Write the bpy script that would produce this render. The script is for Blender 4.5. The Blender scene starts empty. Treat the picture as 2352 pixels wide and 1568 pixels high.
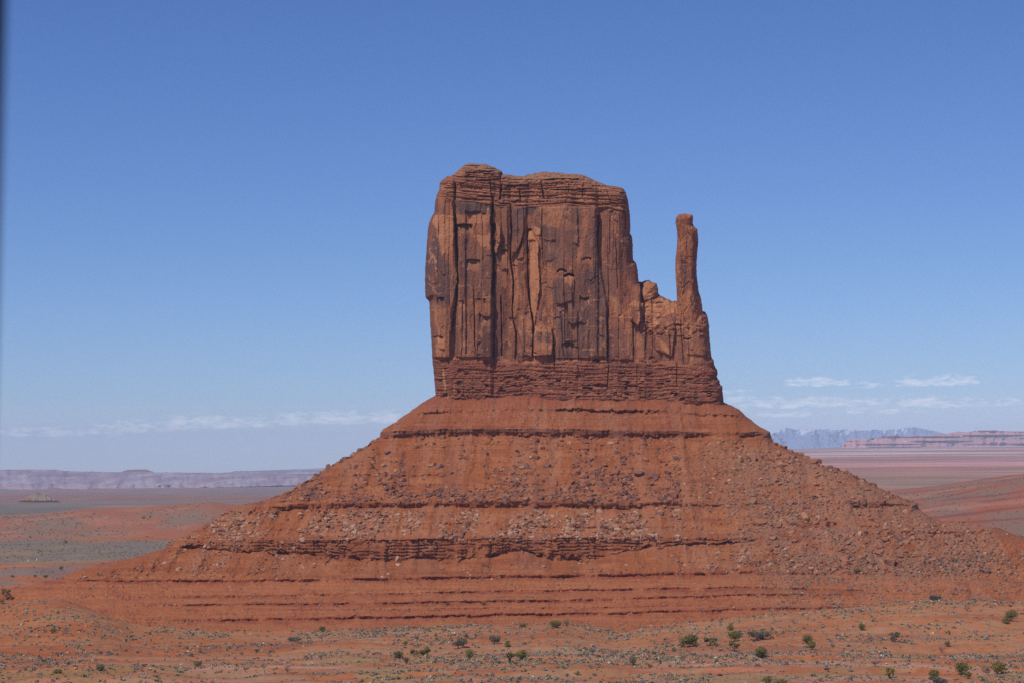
import bpy, math, random
import numpy as np
from mathutils import Matrix, Vector

random.seed(7)
RNG = np.random.default_rng(11)
sc = bpy.context.scene
COL = sc.collection

# ------------------------------------------------------------------ camera
FOC = 2083.0                      # focal length in pixels of the 1024 wide frame
KS = 1024.0 / 2352.0              # the traced outlines use a 2352 wide copy of the photo
HOR = 122.0                       # horizon below the picture centre, px
ROLL = math.radians(0.5)
CAM = np.array([0.0, 0.0, 88.0])
pit = math.atan(HOR / FOC)
f_ = np.array([0, math.cos(pit), math.sin(pit)])
r0 = np.array([1.0, 0, 0])
u0 = np.array([0, -math.sin(pit), math.cos(pit)])
r_ = r0 * math.cos(ROLL) - u0 * math.sin(ROLL)
u_ = u0 * math.cos(ROLL) + r0 * math.sin(ROLL)
cam = bpy.data.cameras.new("camera")
camo = bpy.data.objects.new("camera", cam)
COL.objects.link(camo)
cam.sensor_width = 36.0
cam.lens = 36.0 * FOC / 1024.0
cam.clip_start = 0.1
cam.clip_end = 120000.0
camo.matrix_world = Matrix(((r_[0], u_[0], -f_[0], CAM[0]), (r_[1], u_[1], -f_[1], CAM[1]),
                            (r_[2], u_[2], -f_[2], CAM[2]), (0, 0, 0, 1)))
cam.dof.use_dof = True
cam.dof.focus_distance = 1400.0
cam.dof.aperture_fstop = 1.6
sc.camera = camo

# ------------------------------------------------------------------ render, exposure
sc.render.engine = 'CYCLES'
sc.view_settings.view_transform = 'Standard'
sc.view_settings.look = 'None'
sc.view_settings.exposure = 0.0
sc.view_settings.gamma = 1.0
sc.cycles.use_denoising = False
sc.cycles.max_bounces = 4
sc.cycles.diffuse_bounces = 2
sc.cycles.transparent_max_bounces = 8
sc.cycles.volume_bounces = 2

# ------------------------------------------------------------------ sun and sky
TOSUN = Vector((-0.44, -0.54, 1.0)).normalized()
EL = math.asin(TOSUN.z)
AZ = math.atan2(TOSUN.x, TOSUN.y)
sun = bpy.data.lights.new("sun", 'SUN')
sun.energy = 3.3
sun.angle = math.radians(0.5)
sun.color = (1.0, 0.95, 0.87)
suno = bpy.data.objects.new("sun", sun)
COL.objects.link(suno)
suno.rotation_euler = (-TOSUN).to_track_quat('-Z', 'Y').to_euler()
suno.location = (-200, -250, 900)


class NT:
    """tiny node helper"""
    def __init__(s, tree):
        s.t = tree
        s.n = tree.nodes
        s.l = tree.links

    def new(s, typ, **kw):
        nd = s.n.new(typ)
        for k, v in kw.items():
            setattr(nd, k, v)
        return nd

    def put(s, sock, v):
        if hasattr(v, 'is_output') or isinstance(v, bpy.types.NodeSocket):
            s.l.new(v, sock)
        else:
            sock.default_value = v

    def m(s, op, a, b=None, c=None, clamp=False):
        nd = s.new('ShaderNodeMath', operation=op, use_clamp=clamp)
        for i, v in enumerate((a, b, c)):
            if v is not None:
                s.put(nd.inputs[i], v)
        return nd.outputs[0]

    def mix(s, fac, a, b, blend='MIX'):
        nd = s.new('ShaderNodeMix', data_type='RGBA', blend_type=blend)
        s.put(nd.inputs[0], fac)
        s.put(nd.inputs[6], a)
        s.put(nd.inputs[7], b)
        return nd.outputs[2]

    def noise(s, vec, scale, detail=3.0, rough=0.55):
        nd = s.new('ShaderNodeTexNoise')
        if vec is not None:
            s.l.new(vec, nd.inputs['Vector'])
        nd.inputs['Scale'].default_value = scale
        nd.inputs['Detail'].default_value = detail
        nd.inputs['Roughness'].default_value = rough
        return nd.outputs['Fac']


world = bpy.data.worlds.new("World")
sc.world = world
world.use_nodes = True
W_ = NT(world.node_tree)
for nd in list(W_.n):
    W_.n.remove(nd)
sky = W_.new('ShaderNodeTexSky', sky_type='NISHITA')
sky.sun_disc = False
sky.sun_elevation = EL
sky.sun_rotation = AZ
sky.altitude = 1700.0
sky.air_density = 1.0
sky.dust_density = 0.05
sky.ozone_density = 3.0
SKY_STRENGTH = 0.10
CLOUD = (9.0, 9.3, 10.0, 1)
tc = W_.new('ShaderNodeTexCoord')
sep = W_.new('ShaderNodeSeparateXYZ')
W_.l.new(tc.outputs['Generated'], sep.inputs[0])
azn = W_.m('MULTIPLY', W_.m('ARCTAN2', sep.outputs[0], sep.outputs[1]), 57.2958)
eln = W_.m('MULTIPLY', W_.m('ARCSINE', sep.outputs[2]), 57.2958)
cmb = W_.new('ShaderNodeCombineXYZ')
W_.put(cmb.inputs[0], W_.m('MULTIPLY', azn, 1.9))
W_.put(cmb.inputs[1], W_.m('MULTIPLY', eln, 6.0))
n1 = W_.noise(cmb.outputs[0], 1.0, 5.0, 0.55)
n2 = W_.noise(cmb.outputs[0], 2.3, 3.0, 0.5)
# banks of small cumulus low over the horizon: azimuth, base elevation, half width, height (degrees), weight
CL = [(-12.5, 0.90, 2.4, 0.20, .8), (-10.0, 1.03, 1.3, 0.22, .9), (-8.4, 1.1, 1.1, 0.28, 1), (-6.6, 1.13, 1.3, 0.24, .8),
      (-5.0, 1.2, 1.5, 0.28, 1), (-3.2, 1.22, 1.5, 0.26, .9), (-1.6, 1.25, 1.5, 0.2, .7),
      (8.35, 2.1, 0.8, 0.20, 1), (6.1, 1.9, 0.7, 0.12, .5), (11.4, 2.05, 1.3, 0.24, .9), (9.7, 2.03, 0.4, 0.12, .6),
      (5.5, 1.36, 0.8, 0.24, 1), (7.3, 1.5, 1.3, 0.22, .9), (8.6, 1.52, 1.3, 0.24, .9), (9.8, 1.53, 1.3, 0.2, .7),
      (11.3, 1.47, 1.0, 0.26, 1), (12.9, 1.5, 1.0, 0.2, .6), (7.5, 1.27, 1.0, 0.14, .8), (10.0, 1.32, 1.2, 0.16, .7),
      (6.3, 1.66, .8, .14, .6)]
acc = None
for (a, e, wa, he, wt) in CL:
    da = W_.m('DIVIDE', W_.m('SUBTRACT', azn, a), wa)
    de = W_.m('SUBTRACT', eln, e)
    up = W_.m('DIVIDE', W_.m('MAXIMUM', de, 0.0), he)
    dn = W_.m('DIVIDE', W_.m('MINIMUM', de, 0.0), 0.07)
    d2 = W_.m('ADD', W_.m('MULTIPLY', da, da), W_.m('ADD', W_.m('MULTIPLY', up, up), W_.m('MULTIPLY', dn, dn)))
    b = W_.m('MULTIPLY', W_.m('SUBTRACT', 1.0, W_.m('MULTIPLY', d2, 0.5), clamp=True), wt)
    acc = b if acc is None else W_.m('MAXIMUM', acc, b)
dens = W_.m('ADD', W_.m('MULTIPLY', acc, 0.95), W_.m('ADD', W_.m('MULTIPLY', W_.m('SUBTRACT', n1, 0.5), 2.6), W_.m('MULTIPLY', W_.m('SUBTRACT', n2, 0.5), 1.4)))
dens = W_.m('MULTIPLY', W_.m('SUBTRACT', dens, 0.34), 1.25, clamp=True)
dens = W_.m('MULTIPLY', dens, W_.m('MULTIPLY', acc, 2.5, clamp=True))
# thin veil of stratus low in the sky
veil = W_.m('MULTIPLY', W_.m('SUBTRACT', 1.0, W_.m('DIVIDE', W_.m('ABSOLUTE', W_.m('SUBTRACT', eln, 0.6)), 1.3), clamp=True),
            W_.m('MULTIPLY', n1, 0.8))
SKYCOL = sky.outputs[0]
# the camera's colour response: a clear, dry, high-desert blue
sp_ = W_.new('ShaderNodeSeparateColor')
W_.l.new(SKYCOL, sp_.inputs[0])
cb_ = W_.new('ShaderNodeCombineColor')
for i_, (ga, gp) in enumerate(((0.645, 1.2), (0.74, 1.14), (0.985, 1.0))):
    k_ = ga * 10.0 ** (1.0 - gp)
    W_.put(cb_.inputs[i_], W_.m('MULTIPLY', W_.m('POWER', sp_.outputs[i_], gp), k_))
c1 = W_.mix(veil, cb_.outputs[0], (5.9, 6.9, 8.7, 1))
c2 = W_.mix(W_.m('MULTIPLY', dens, 0.58), c1, CLOUD)
bg = W_.new('ShaderNodeBackground')
W_.l.new(c2, bg.inputs['Color'])
bg.inputs['Strength'].default_value = SKY_STRENGTH
wo = W_.new('ShaderNodeOutputWorld')
W_.l.new(bg.outputs[0], wo.inputs['Surface'])


# ------------------------------------------------------------------ maths helpers
def unproject(sx, sy, D):
    """photo pixel (2352 wide copy) at distance D along +Y -> world xyz"""
    a = (np.asarray(sx, float) * KS - 512.0) / FOC
    b = (341.0 - np.asarray(sy, float) * KS) / FOC
    dx = f_[0] + r_[0] * a + u_[0] * b
    dy = f_[1] + r_[1] * a + u_[1] * b
    dz = f_[2] + r_[2] * a + u_[2] * b
    t = np.asarray(D, float) / dy
    return CAM[0] + dx * t, CAM[1] + dy * t, CAM[2] + dz * t


def project(x, y, z):
    px, py, pz = np.asarray(x) - CAM[0], np.asarray(y) - CAM[1], np.asarray(z) - CAM[2]
    w = px * f_[0] + py * f_[1] + pz * f_[2]
    a = (px * r_[0] + py * r_[1] + pz * r_[2]) / w
    b = (px * u_[0] + py * u_[1] + pz * u_[2]) / w
    return (a * FOC + 512.0) / KS, (341.0 - b * FOC) / KS


def h2(ix, iy, seed):
    a = (ix.astype(np.int64) * 374761393 + iy.astype(np.int64) * 668265263 + seed * 1274126177) & 0xffffffff
    a = ((a ^ (a >> 13)) * 1274126177) & 0xffffffff
    a = (a ^ (a >> 16)) * 2246822519 & 0xffffffff
    a = a ^ (a >> 15)
    return (a & 0xffffff) / float(0xffffff)


def vn(x, y, seed=0):
    x = np.asarray(x, float)
    y = np.asarray(y, float)
    x, y = np.broadcast_arrays(x, y)
    ix, iy = np.floor(x), np.floor(y)
    fx, fy = x - ix, y - iy
    fx = fx * fx * (3 - 2 * fx)
    fy = fy * fy * (3 - 2 * fy)
    ix = ix.astype(np.int64)
    iy = iy.astype(np.int64)
    a, b = h2(ix, iy, seed), h2(ix + 1, iy, seed)
    c, d = h2(ix, iy + 1, seed), h2(ix + 1, iy + 1, seed)
    return (a * (1 - fx) + b * fx) * (1 - fy) + (c * (1 - fx) + d * fx) * fy


def fbm(x, y, o=4, seed=0, g=0.5):
    s, amp, tot = 0.0, 1.0, 0.0
    x = np.asarray(x, float)
    y = np.asarray(y, float)
    for i in range(o):
        s = s + amp * vn(x * 2 ** i + 17.3 * i, y * 2 ** i - 9.1 * i, seed + i * 31)
        tot += amp
        amp *= g
    return s / tot            # 0..1


def cells(x, y, seed, jit=0.9):
    """Worley: id hash, offset from cell point, F1, F2-F1"""
    ix, iy = np.floor(x).astype(np.int64), np.floor(y).astype(np.int64)
    d1 = np.full(x.shape, 9e9)
    d2 = np.full(x.shape, 9e9)
    cid = np.zeros(x.shape)
    ox = np.zeros(x.shape)
    oy = np.zeros(x.shape)
    for i in (-1, 0, 1):
        for j in (-1, 0, 1):
            cx, cy = ix + i, iy + j
            px = cx + .5 + (h2(cx, cy, seed) - .5) * jit
            py = cy + .5 + (h2(cx, cy, seed + 5) - .5) * jit
            d = (x - px) ** 2 + (y - py) ** 2
            nearer = d < d1
            d2 = np.where(nearer, d1, np.minimum(d2, d))
            cid = np.where(nearer, h2(cx, cy, seed + 9), cid)
            ox = np.where(nearer, x - px, ox)
            oy = np.where(nearer, y - py, oy)
            d1 = np.where(nearer, d, d1)
    return cid, ox, oy, np.sqrt(d1), np.sqrt(d2) - np.sqrt(d1)


def strips(X, Y, w, ln, seed):
    """upright joint blocks: columns of uneven width, each broken at its own levels"""
    p = X / w + (fbm(X / (w * 2.3), X * 0 + seed, 2, seed) - .5) * 1.6
    c = np.floor(p)
    fx = p - c - .5
    ci = c.astype(np.int64)
    z = np.zeros_like(ci)
    L = ln * (.55 + .9 * h2(ci, z, seed + 1))
    q = Y / L + h2(ci, z, seed + 2) * 7
    k = np.floor(q).astype(np.int64)
    return h2(ci, k, seed + 3), fx, q - k - .5, h2(ci, k, seed + 4)


def sst(a, b, x):
    t = np.clip((np.asarray(x, float) - a) / (b - a), 0, 1)
    return t * t * (3 - 2 * t)


def ip(x, pts):
    xs = [p[0] for p in pts]
    ys = [p[1] for p in pts]
    return np.interp(x, xs, ys)


def lerp3(a, b, t):
    t = np.asarray(t)[..., None]
    return np.asarray(a) * (1 - t) + np.asarray(b) * t


# ------------------------------------------------------------------ object helpers
def tag(o, label=None, cat=None, group=None, kind=None):
    if label:
        o['label'] = label
    if cat:
        o['category'] = cat
    if group:
        o['group'] = group
    if kind:
        o['kind'] = kind
    return o


def mesh_np(name, V, F, mat, colors=None, smooth=False, parent=None):
    """V (n,3), F (m,k) -> linked object"""
    V = np.ascontiguousarray(V, dtype=np.float32)
    F = np.ascontiguousarray(F, dtype=np.int32)
    me = bpy.data.meshes.new(name)
    k = F.shape[1]
    me.vertices.add(len(V))
    me.vertices.foreach_set('co', V.ravel())
    me.loops.add(F.size)
    me.loops.foreach_set('vertex_index', F.ravel())
    me.polygons.add(len(F))
    me.polygons.foreach_set('loop_start', np.arange(0, F.size, k, dtype=np.int32))
    me.polygons.foreach_set('use_smooth', np.full(len(F), smooth))
    me.update(calc_edges=True)
    if colors is not None:
        ca = me.color_attributes.new('Col', 'FLOAT_COLOR', 'POINT')
        cc = np.ones((len(V), 4), dtype=np.float32)
        cc[:, :3] = colors
        ca.data.foreach_set('color', cc.ravel())
    me.materials.append(mat)
    o = bpy.data.objects.new(name, me)
    COL.objects.link(o)
    if parent is not None:
        o.parent = parent
        o.matrix_parent_inverse = parent.matrix_world.inverted() if False else Matrix.Translation(-Vector(parent.location))
    return o


def empty(name, loc):
    o = bpy.data.objects.new(name, None)
    COL.objects.link(o)
    o.location = loc
    o.empty_display_size = 1.0
    return o


def new_mat(name):
    m = bpy.data.materials.new(name)
    m.use_nodes = True
    t = NT(m.node_tree)
    bsdf = t.n['Principled BSDF']
    bsdf.inputs['Roughness'].default_value = 0.9
    bsdf.inputs['Specular IOR Level'].default_value = 0.15
    return m, t, bsdf


def attr_mat(name, scale=0.6, bump=0.5, var=0.35, dist=0.4, speck=0.0, stretch=(1, 1, 1)):
    """rock / soil: colour from the surface's own strata attribute, broken up by fine procedural noise and bump"""
    m, t, b = new_mat(name)
    at = t.new('ShaderNodeAttribute', attribute_name='Col')
    tcd = t.new('ShaderNodeTexCoord')
    mp = t.new('ShaderNodeMapping')
    mp.inputs['Scale'].default_value = stretch
    t.l.new(tcd.outputs['Object'], mp.inputs['Vector'])
    n = t.noise(mp.outputs[0], scale, 6.0, 0.65)
    v = t.m('ADD', t.m('MULTIPLY', t.m('SUBTRACT', n, 0.5), 2 * var), 1.0)
    cm = t.new('ShaderNodeCombineColor')
    for i in range(3):
        t.put(cm.inputs[i], v)
    c = t.mix(1.0, at.outputs['Color'], cm.outputs[0], 'MULTIPLY')
    if speck > 0:
        vo = t.new('ShaderNodeTexVoronoi')
        t.l.new(tcd.outputs['Object'], vo.inputs['Vector'])
        vo.inputs['Scale'].default_value = 0.55
        k = t.m('MULTIPLY', t.m('LESS_THAN', vo.outputs['Distance'], 0.34), t.m('GREATER_THAN', t.noise(tcd.outputs['Object'], 0.06, 3.0), 0.52))
        sepc = t.new('ShaderNodeSeparateColor')
        t.l.new(vo.outputs['Color'], sepc.inputs[0])
        k = t.m('MULTIPLY', k, t.m('GREATER_THAN', sepc.outputs[0], 0.62))
        c = t.mix(t.m('MULTIPLY', k, speck), c, (0.46, 0.24, 0.15, 1))
    t.l.new(c, b.inputs['Base Color'])
    bn = t.new('ShaderNodeBump')
    bn.inputs['Strength'].default_value = bump
    bn.inputs['Distance'].default_value = dist
    t.l.new(t.noise(mp.outputs[0], scale * 1.7, 5.0, 0.6), bn.inputs['Height'])
    t.l.new(bn.outputs[0], b.inputs['Normal'])
    return m


M_CLIFF = attr_mat('cliff_sandstone', 0.35, 0.55, 0.30, 0.6, 0, (1, 1, 0.35))
M_TALUS = attr_mat('talus_soil', 0.5, 0.7, 0.34, 0.6, 0.42)
M_GROUND = attr_mat('desert_soil', 0.22, 0.5, 0.28, 0.4)
M_FAR = attr_mat('far_rock', 0.012, 0.6, 0.25, 8.0)
M_ROCK = attr_mat('boulder_stone', 0.9, 0.5, 0.25, 0.3)
M_LEAF = attr_mat('foliage', 1.6, 0.0, 0.35, 0.1)
M_BARK, tb, bb = new_mat('bark')
bb.inputs['Base Color'].default_value = (0.16, 0.11, 0.085, 1)
nb = tb.noise(None, 6.0, 4.0)
tb.l.new(tb.mix(nb, (0.09, 0.06, 0.045, 1), (0.24, 0.18, 0.14, 1)), bb.inputs['Base Color'])


# ------------------------------------------------------------------ inflated outline: a closed body from a traced outline
def densify(P, step=2.0, jitter=0.0, seed=0, closed=True):
    P = np.asarray(P, float)
    out = []
    for i in range(len(P) if closed else len(P) - 1):
        a, b = P[i], P[(i + 1) % len(P)]
        n = max(1, int(np.hypot(*(b - a)) / step))
        for k in range(n):
            out.append(a + (b - a) * k / n)
    Q = np.array(out)
    if jitter:
        s = np.arange(len(Q))
        Q[:, 0] += (fbm(s / 2.2, s * 0 + .5, 3, seed) - .5) * 2 * jitter
        Q[:, 1] += (fbm(s / 2.2, s * 0 + 7.5, 3, seed + 3) - .5) * 2 * jitter
    return Q


def inside(px, py, P):
    r = np.zeros(px.shape, bool)
    n = len(P)
    for i in range(n):
        x1, y1 = P[i]
        x2, y2 = P[(i + 1) % n]
        if y1 == y2:
            continue
        c = ((y1 > py) != (y2 > py)) & (px < (x2 - x1) * (py - y1) / (y2 - y1) + x1)
        r ^= c
    return r


def near_outline(px, py, P, closed=True):
    best = np.full(px.shape, 9e9)
    bx, by = px.copy(), py.copy()
    n = len(P)
    for i in range(n if closed else n - 1):
        x1, y1 = P[i]
        x2, y2 = P[(i + 1) % n]
        dx, dy = x2 - x1, y2 - y1
        L = dx * dx + dy * dy + 1e-12
        t = np.clip(((px - x1) * dx + (py - y1) * dy) / L, 0, 1)
        qx, qy = x1 + t * dx, y1 + t * dy
        d = (px - qx) ** 2 + (py - qy) ** 2
        k = d < best
        best = np.where(k, d, best)
        bx = np.where(k, qx, bx)
        by = np.where(k, qy, by)
    return np.sqrt(best), bx, by


def shell(P, sx_step, sy_step, Dfun, colfun, edge=None, coarse=None):
    """grid cut to outline P, boundary snapped; Dfun(sx, sy, dist) -> depth; returns V, F, C"""
    x0, y0 = P.min(0)
    x1, y1 = P.max(0)
    gx = np.arange(x0 - sx_step, x1 + 2 * sx_step, sx_step)
    gy = np.arange(y0 - sy_step, y1 + 2 * sy_step, sy_step)
    X, Y = np.meshgrid(gx, gy)
    I = inside(X, Y, P)
    J = I.copy()
    J[1:] |= I[:-1]
    J[:-1] |= I[1:]
    K = J.copy()
    K[:, 1:] |= J[:, :-1]
    K[:, :-1] |= J[:, 1:]
    q = I[:-1, :-1] | I[1:, :-1] | I[:-1, 1:] | I[1:, 1:]
    idx = -np.ones(X.shape, np.int64)
    sel = np.nonzero(K)
    idx[sel] = np.arange(len(sel[0]))
    vx, vy, vin = X[sel], Y[sel], I[sel]
    # snap
    o = np.nonzero(~vin)[0]
    d, bx, by = near_outline(vx[o], vy[o], P)
    vx[o], vy[o] = bx, by
    E = P if edge is None else edge
    E = np.asarray(coarse if coarse is not None else E, float)
    dist = near_outline(vx, vy, E, edge is None)[0]
    if edge is None:
        dist[o] = 0
    D = Dfun(vx, vy, dist)
    x, y, z = unproject(vx, vy, D)
    V = np.stack([x, y, z], 1)
    qi = np.nonzero(q)
    F = np.stack([idx[qi[0] + 1, qi[1]], idx[qi[0] + 1, qi[1] + 1], idx[qi[0], qi[1] + 1], idx[qi[0], qi[1]]], 1)
    C = colfun(vx, vy, dist)
    return V, F, C


def rnd(dist, w, R):
    """quarter round: how far the surface has turned away at dist px from the outline"""
    t = np.clip(dist / w, 0, 1)
    return R * (1 - np.sqrt(np.clip(1 - (1 - t) ** 2, 0, 1)))


def body(name, P, step, Dfun, colfun, Dmid, Rback, wback, mat, parent, smooth=False, ystep=None, coarse=None):
    V, F, C = shell(P, step, ystep or step, Dfun, colfun, None, coarse)
    Vb, Fb, Cb = shell(P, step * 5, (ystep or step) * 5, lambda a, b, d: Dfun(a, b, d) + .3 + Rback - rnd(d, wback, Rback), colfun, None, coarse)
    VV = np.concatenate([V, Vb])
    FF = np.concatenate([F, Fb[:, ::-1] + len(V)])
    return mesh_np(name, VV, FF, mat, np.concatenate([C, Cb]), smooth, parent)


#@@BODY
# ================================================================== THE BUTTE
BX, BY, BZ = unproject(1320, 905, 1470.0)
butte = empty('butte', (float(BX), float(BY), 20.0))
tag(butte, 'huge red sandstone butte with a flat-topped tower, a thumb-like spire and banded talus skirts', 'butte')

# --- silhouette of tower, saddle wall (photo px)
TOWER = [(1004, 930), (1000, 895), (998, 870), (996, 850), (993, 825), (990, 770), (988, 740), (986, 690), (980, 686), (977, 680), (976, 630), (979, 580), (981, 550),
         (983, 530), (986, 510), (992, 497), (998, 486), (999, 470), (1000, 460), (1004, 445), (1009, 436), (1009, 425), (1013, 416), (1022, 409), (1030, 404), (1042, 401), (1052, 392),
         (1060, 385), (1063, 380), (1068, 379), (1076, 375), (1090, 375), (1100, 377), (1112, 376), (1124, 380), (1136, 385), (1148, 390), (1152, 393), (1151, 402),
         (1158, 400), (1168, 401), (1176, 403), (1188, 404), (1200, 405), (1210, 402), (1224, 399), (1240, 396), (1252, 393), (1257, 396), (1270, 396),
         (1285, 396), (1300, 399), (1315, 399), (1332, 400), (1345, 404), (1352, 407), (1365, 414), (1375, 418), (1388, 423), (1400, 427), (1415, 428), (1428, 430), (1433, 434), (1439, 446),
         (1443, 462), (1445, 480), (1447, 500), (1448, 520), (1447, 538), (1451, 542), (1453, 560), (1453, 580), (1455, 600), (1461, 604), (1464, 620), (1466, 640), (1468, 650),
         (1472, 654), (1474, 648), (1482, 644), (1490, 643), (1500, 648), (1508, 650), (1511, 662), (1513, 678), (1520, 680), (1530, 685), (1538, 688), (1544, 694), (1549, 694),
         (1552, 690), (1560, 695), (1575, 702), (1595, 706), (1608, 714), (1613, 714), (1620, 716), (1625, 726), (1628, 748), (1629, 770), (1632, 800), (1634, 820), (1640, 828), (1641, 840), (1647, 846), (1648, 858),
         (1646, 866), (1652, 872), (1654, 882), (1659, 886), (1660, 905), (1659, 915), (1662, 922), (1664, 940)]
SPIRE = [(1562, 760), (1556, 720), (1555, 692), (1554, 660), (1552, 640), (1551, 618), (1552, 590), (1555, 565), (1556, 548), (1555, 530), (1552, 515), (1552, 503), (1555, 496),
         (1559, 492), (1566, 491), (1574, 490), (1583, 491), (1590, 493), (1592, 500), (1591, 512), (1589, 516), (1595, 520), (1602, 526), (1603, 540), (1604, 556), (1602, 575),
         (1600, 600), (1600, 630), (1603, 655), (1605, 670), (1610, 684), (1613, 705), (1615, 725), (1618, 760)]
DT = 1428.0      # depth of the main wall at its foot

# the face of the tower was studied on an enlargement: (ex, ey) there -> photo px
def EX(v):
    return 941.7 + .3809 * v


def EY(v):
    return 344.5 + .3809 * v


# vertical cracks: path on the enlargement, half width px, depth m
CRACKS = [([(258, 330), (270, 400), (284, 560), (288, 760), (283, 900), (262, 1000), (255, 1100)], 1.9, 5),
          ([(500, 300), (490, 420), (497, 520), (503, 620), (505, 740), (497, 880)], 2.6, 7), ([(512, 440), (505, 500), (492, 520)], 3.6, 7), ([(548, 880), (552, 1000), (556, 1245)], 1.5, 4),
          ([(608, 345), (612, 500), (606, 640), (624, 800), (616, 1000), (640, 1100), (638, 1250)], 1.7, 5), ([(690, 470), (672, 560), (648, 620)], .9, 2.5),
          ([(706, 470), (711, 640), (713, 800), (722, 930), (745, 1060), (740, 1230)], 1.9, 6), ([(798, 340), (796, 560), (806, 700)], .9, 2.2),
          ([(1130, 390), (1136, 440), (1130, 520)], 2.5, 6), ([(1130, 520), (1140, 640)], .8, 2), ([(1192, 980), (1190, 1262)], 1.3, 3.5), ([(1240, 540), (1248, 690), (1252, 840)], .8, 2),
          ([(862, 1080), (866, 1180), (872, 1270)], 1.0, 3), ([(912, 1000), (926, 1250)], .8, 2.2), ([(385, 838), (388, 960), (393, 1245)], 1.3, 3.5), ([(1400, 800), (1402, 915)], .9, 3),
          ([(1412, 1010), (1425, 1110), (1418, 1205)], 1.3, 3.5), ([(1346, 1060), (1350, 1240)], .8, 2), ([(1640, 940), (1632, 1010), (1648, 1290)], .9, 2.5), ([(1752, 880), (1765, 1040)], 1.0, 2.5),
          ([(545, 130), (552, 210), (545, 300)], 2.6, 6), ([(790, 170), (800, 240), (812, 300)], 1.6, 4), ([(275, 200), (270, 300)], 1.1, 3), ([(485, 190), (492, 290)], 1.2, 3),
          ([(660, 230), (668, 320)], 1.0, 2.5), ([(1045, 200), (1040, 290)], .9, 2), ([(1185, 240), (1215, 330)], 1.0, 2.2), ([(960, 180), (958, 260)], .8, 1.8),
          ([(1010, 980), (1016, 1260)], .7, 1.8), ([(240, 1090), (238, 1245)], .9, 2), ([(1290, 300), (1300, 480)], .8, 2), ([(1560, 1090), (1575, 1240)], .8, 2),
          ([(870, 1260), (870, 1330)], 1.0, 3), ([(1200, 1290), (1190, 1440)], 1.0, 3), ([(1370, 1290), (1368, 1440)], .9, 2.6), ([(1610, 1280), (1608, 1420)], .9, 2.4), ([(1010, 1290), (1030, 1370)], .9, 2.4)]
CRACKS = [([(EX(a), EY(b)) for a, b in p], w, d) for p, w, d in CRACKS]
# alcoves: x0, x1, crown y, sag px, scar height, depth m (enlargement px)
ALCOVES = [(272, 375, 442, 10, 60, 7), (335, 422, 655, 8, 70, 5), (395, 458, 893, 3, 90, 4), (418, 496, 1003, -20, 60, 4.5), (165, 206, 885, 5, 62, 4), (140, 200, 1118, 8, 40, 3.5), (885, 944, 712, 16, 24, 7), (930, 990, 742, 10, 26, 11),
           (703, 735, 473, 6, 60, 5), (1025, 1080, 892, -20, 70, 4), (1035, 1095, 645, 6, 40, 3), (916, 990, 1158, 6, 60, 4), (1100, 1142, 1254, 12, 20, 6), (1590, 1640, 1045, 5, 25, 6),
           (1650, 1694, 1132, -6, 20, 4), (1440, 1475, 1240, 6, 26, 4), (612, 650, 692, 8, 14, 3), (555, 590, 598, 5, 46, 3), (505, 530, 545, 6, 30, 4), (735, 765, 1215, 6, 24, 4),
           (290, 330, 905, 3, 40, 1.5), (1690, 1740, 1000, -6, 30, 2), (1480, 1530, 915, 5, 14, 3), (580, 640, 210, 8, 30, 4), (620, 680, 300, 10, 24, 3)]
ALCOVES = [(EX(a), EX(b), EY(c), d * .3809, e * .3809, f) for a, b, c, d, e, f in ALCOVES]
# slabs standing proud of (or set back in) the face: outline, metres, tilt to the left
SLABS = [([(105, 1245), (98, 760), (108, 560), (128, 430), (155, 388), (262, 404), (272, 560), (283, 800), (250, 960), (238, 1245)], 3.0, .10),
         ([(275, 300), (500, 310), (492, 420), (488, 560), (500, 640), (493, 800), (488, 980), (493, 1245), (290, 1245), (287, 900), (288, 600)], 2.2, .04),
         ([(395, 900), (490, 880), (490, 1245), (396, 1245)], 1.3, .02), ([(515, 440), (545, 465), (542, 560), (520, 625), (506, 610), (522, 540)], 4.0, .25),
         ([(498, 560), (550, 560), (556, 1245), (498, 1245)], -1.0, 0), ([(712, 490), (738, 485), (780, 570), (772, 650), (784, 820), (752, 1050), (724, 950), (714, 700)], 1.5, .35),
         ([(640, 700), (690, 740), (718, 900), (742, 1060), (738, 1245), (690, 1230), (640, 1050), (624, 900)], 2.2, .12), ([(745, 1112), (785, 1045), (852, 1076), (862, 1120), (856, 1232), (745, 1236)], 4.5, .05),
         ([(800, 345), (1130, 345), (1128, 640), (1180, 900), (1190, 1250), (880, 1250), (850, 1050), (800, 900), (800, 600)], 1.5, .02), ([(885, 765), (990, 765), (985, 900), (880, 940)], 1.2, 0),
         ([(1140, 345), (1240, 345), (1250, 840), (1200, 1000), (1150, 700)], -.8, .10), ([(1320, 936), (1355, 905), (1405, 924), (1396, 1015), (1375, 1060), (1330, 1020)], 5.0, .06), ([(1390, 800), (1425, 778), (1490, 800), (1500, 880), (1405, 910)], 2.0, .05),
         ([(1195, 1000), (1340, 1010), (1345, 1260), (1195, 1262)], 1.2, .04), ([(1450, 960), (1560, 950), (1600, 1060), (1580, 1240), (1480, 1200), (1440, 1060)], 2.0, .10), ([(920, 1010), (1005, 1010), (1010, 1150), (925, 1150)], .8, 0),
         ([(1030, 900), (1185, 900), (1185, 1240), (1080, 1240)], .8, .03), ([(620, 345), (700, 345), (690, 470), (650, 620), (615, 640)], 1.2, .06), ([(620, 640), (705, 500), (708, 760), (690, 800), (640, 790)], -.6, .1)]
SLABS = [(np.array([(EX(a), EY(b)) for a, b in p]), d, t) for p, d, t in SLABS]
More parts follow.
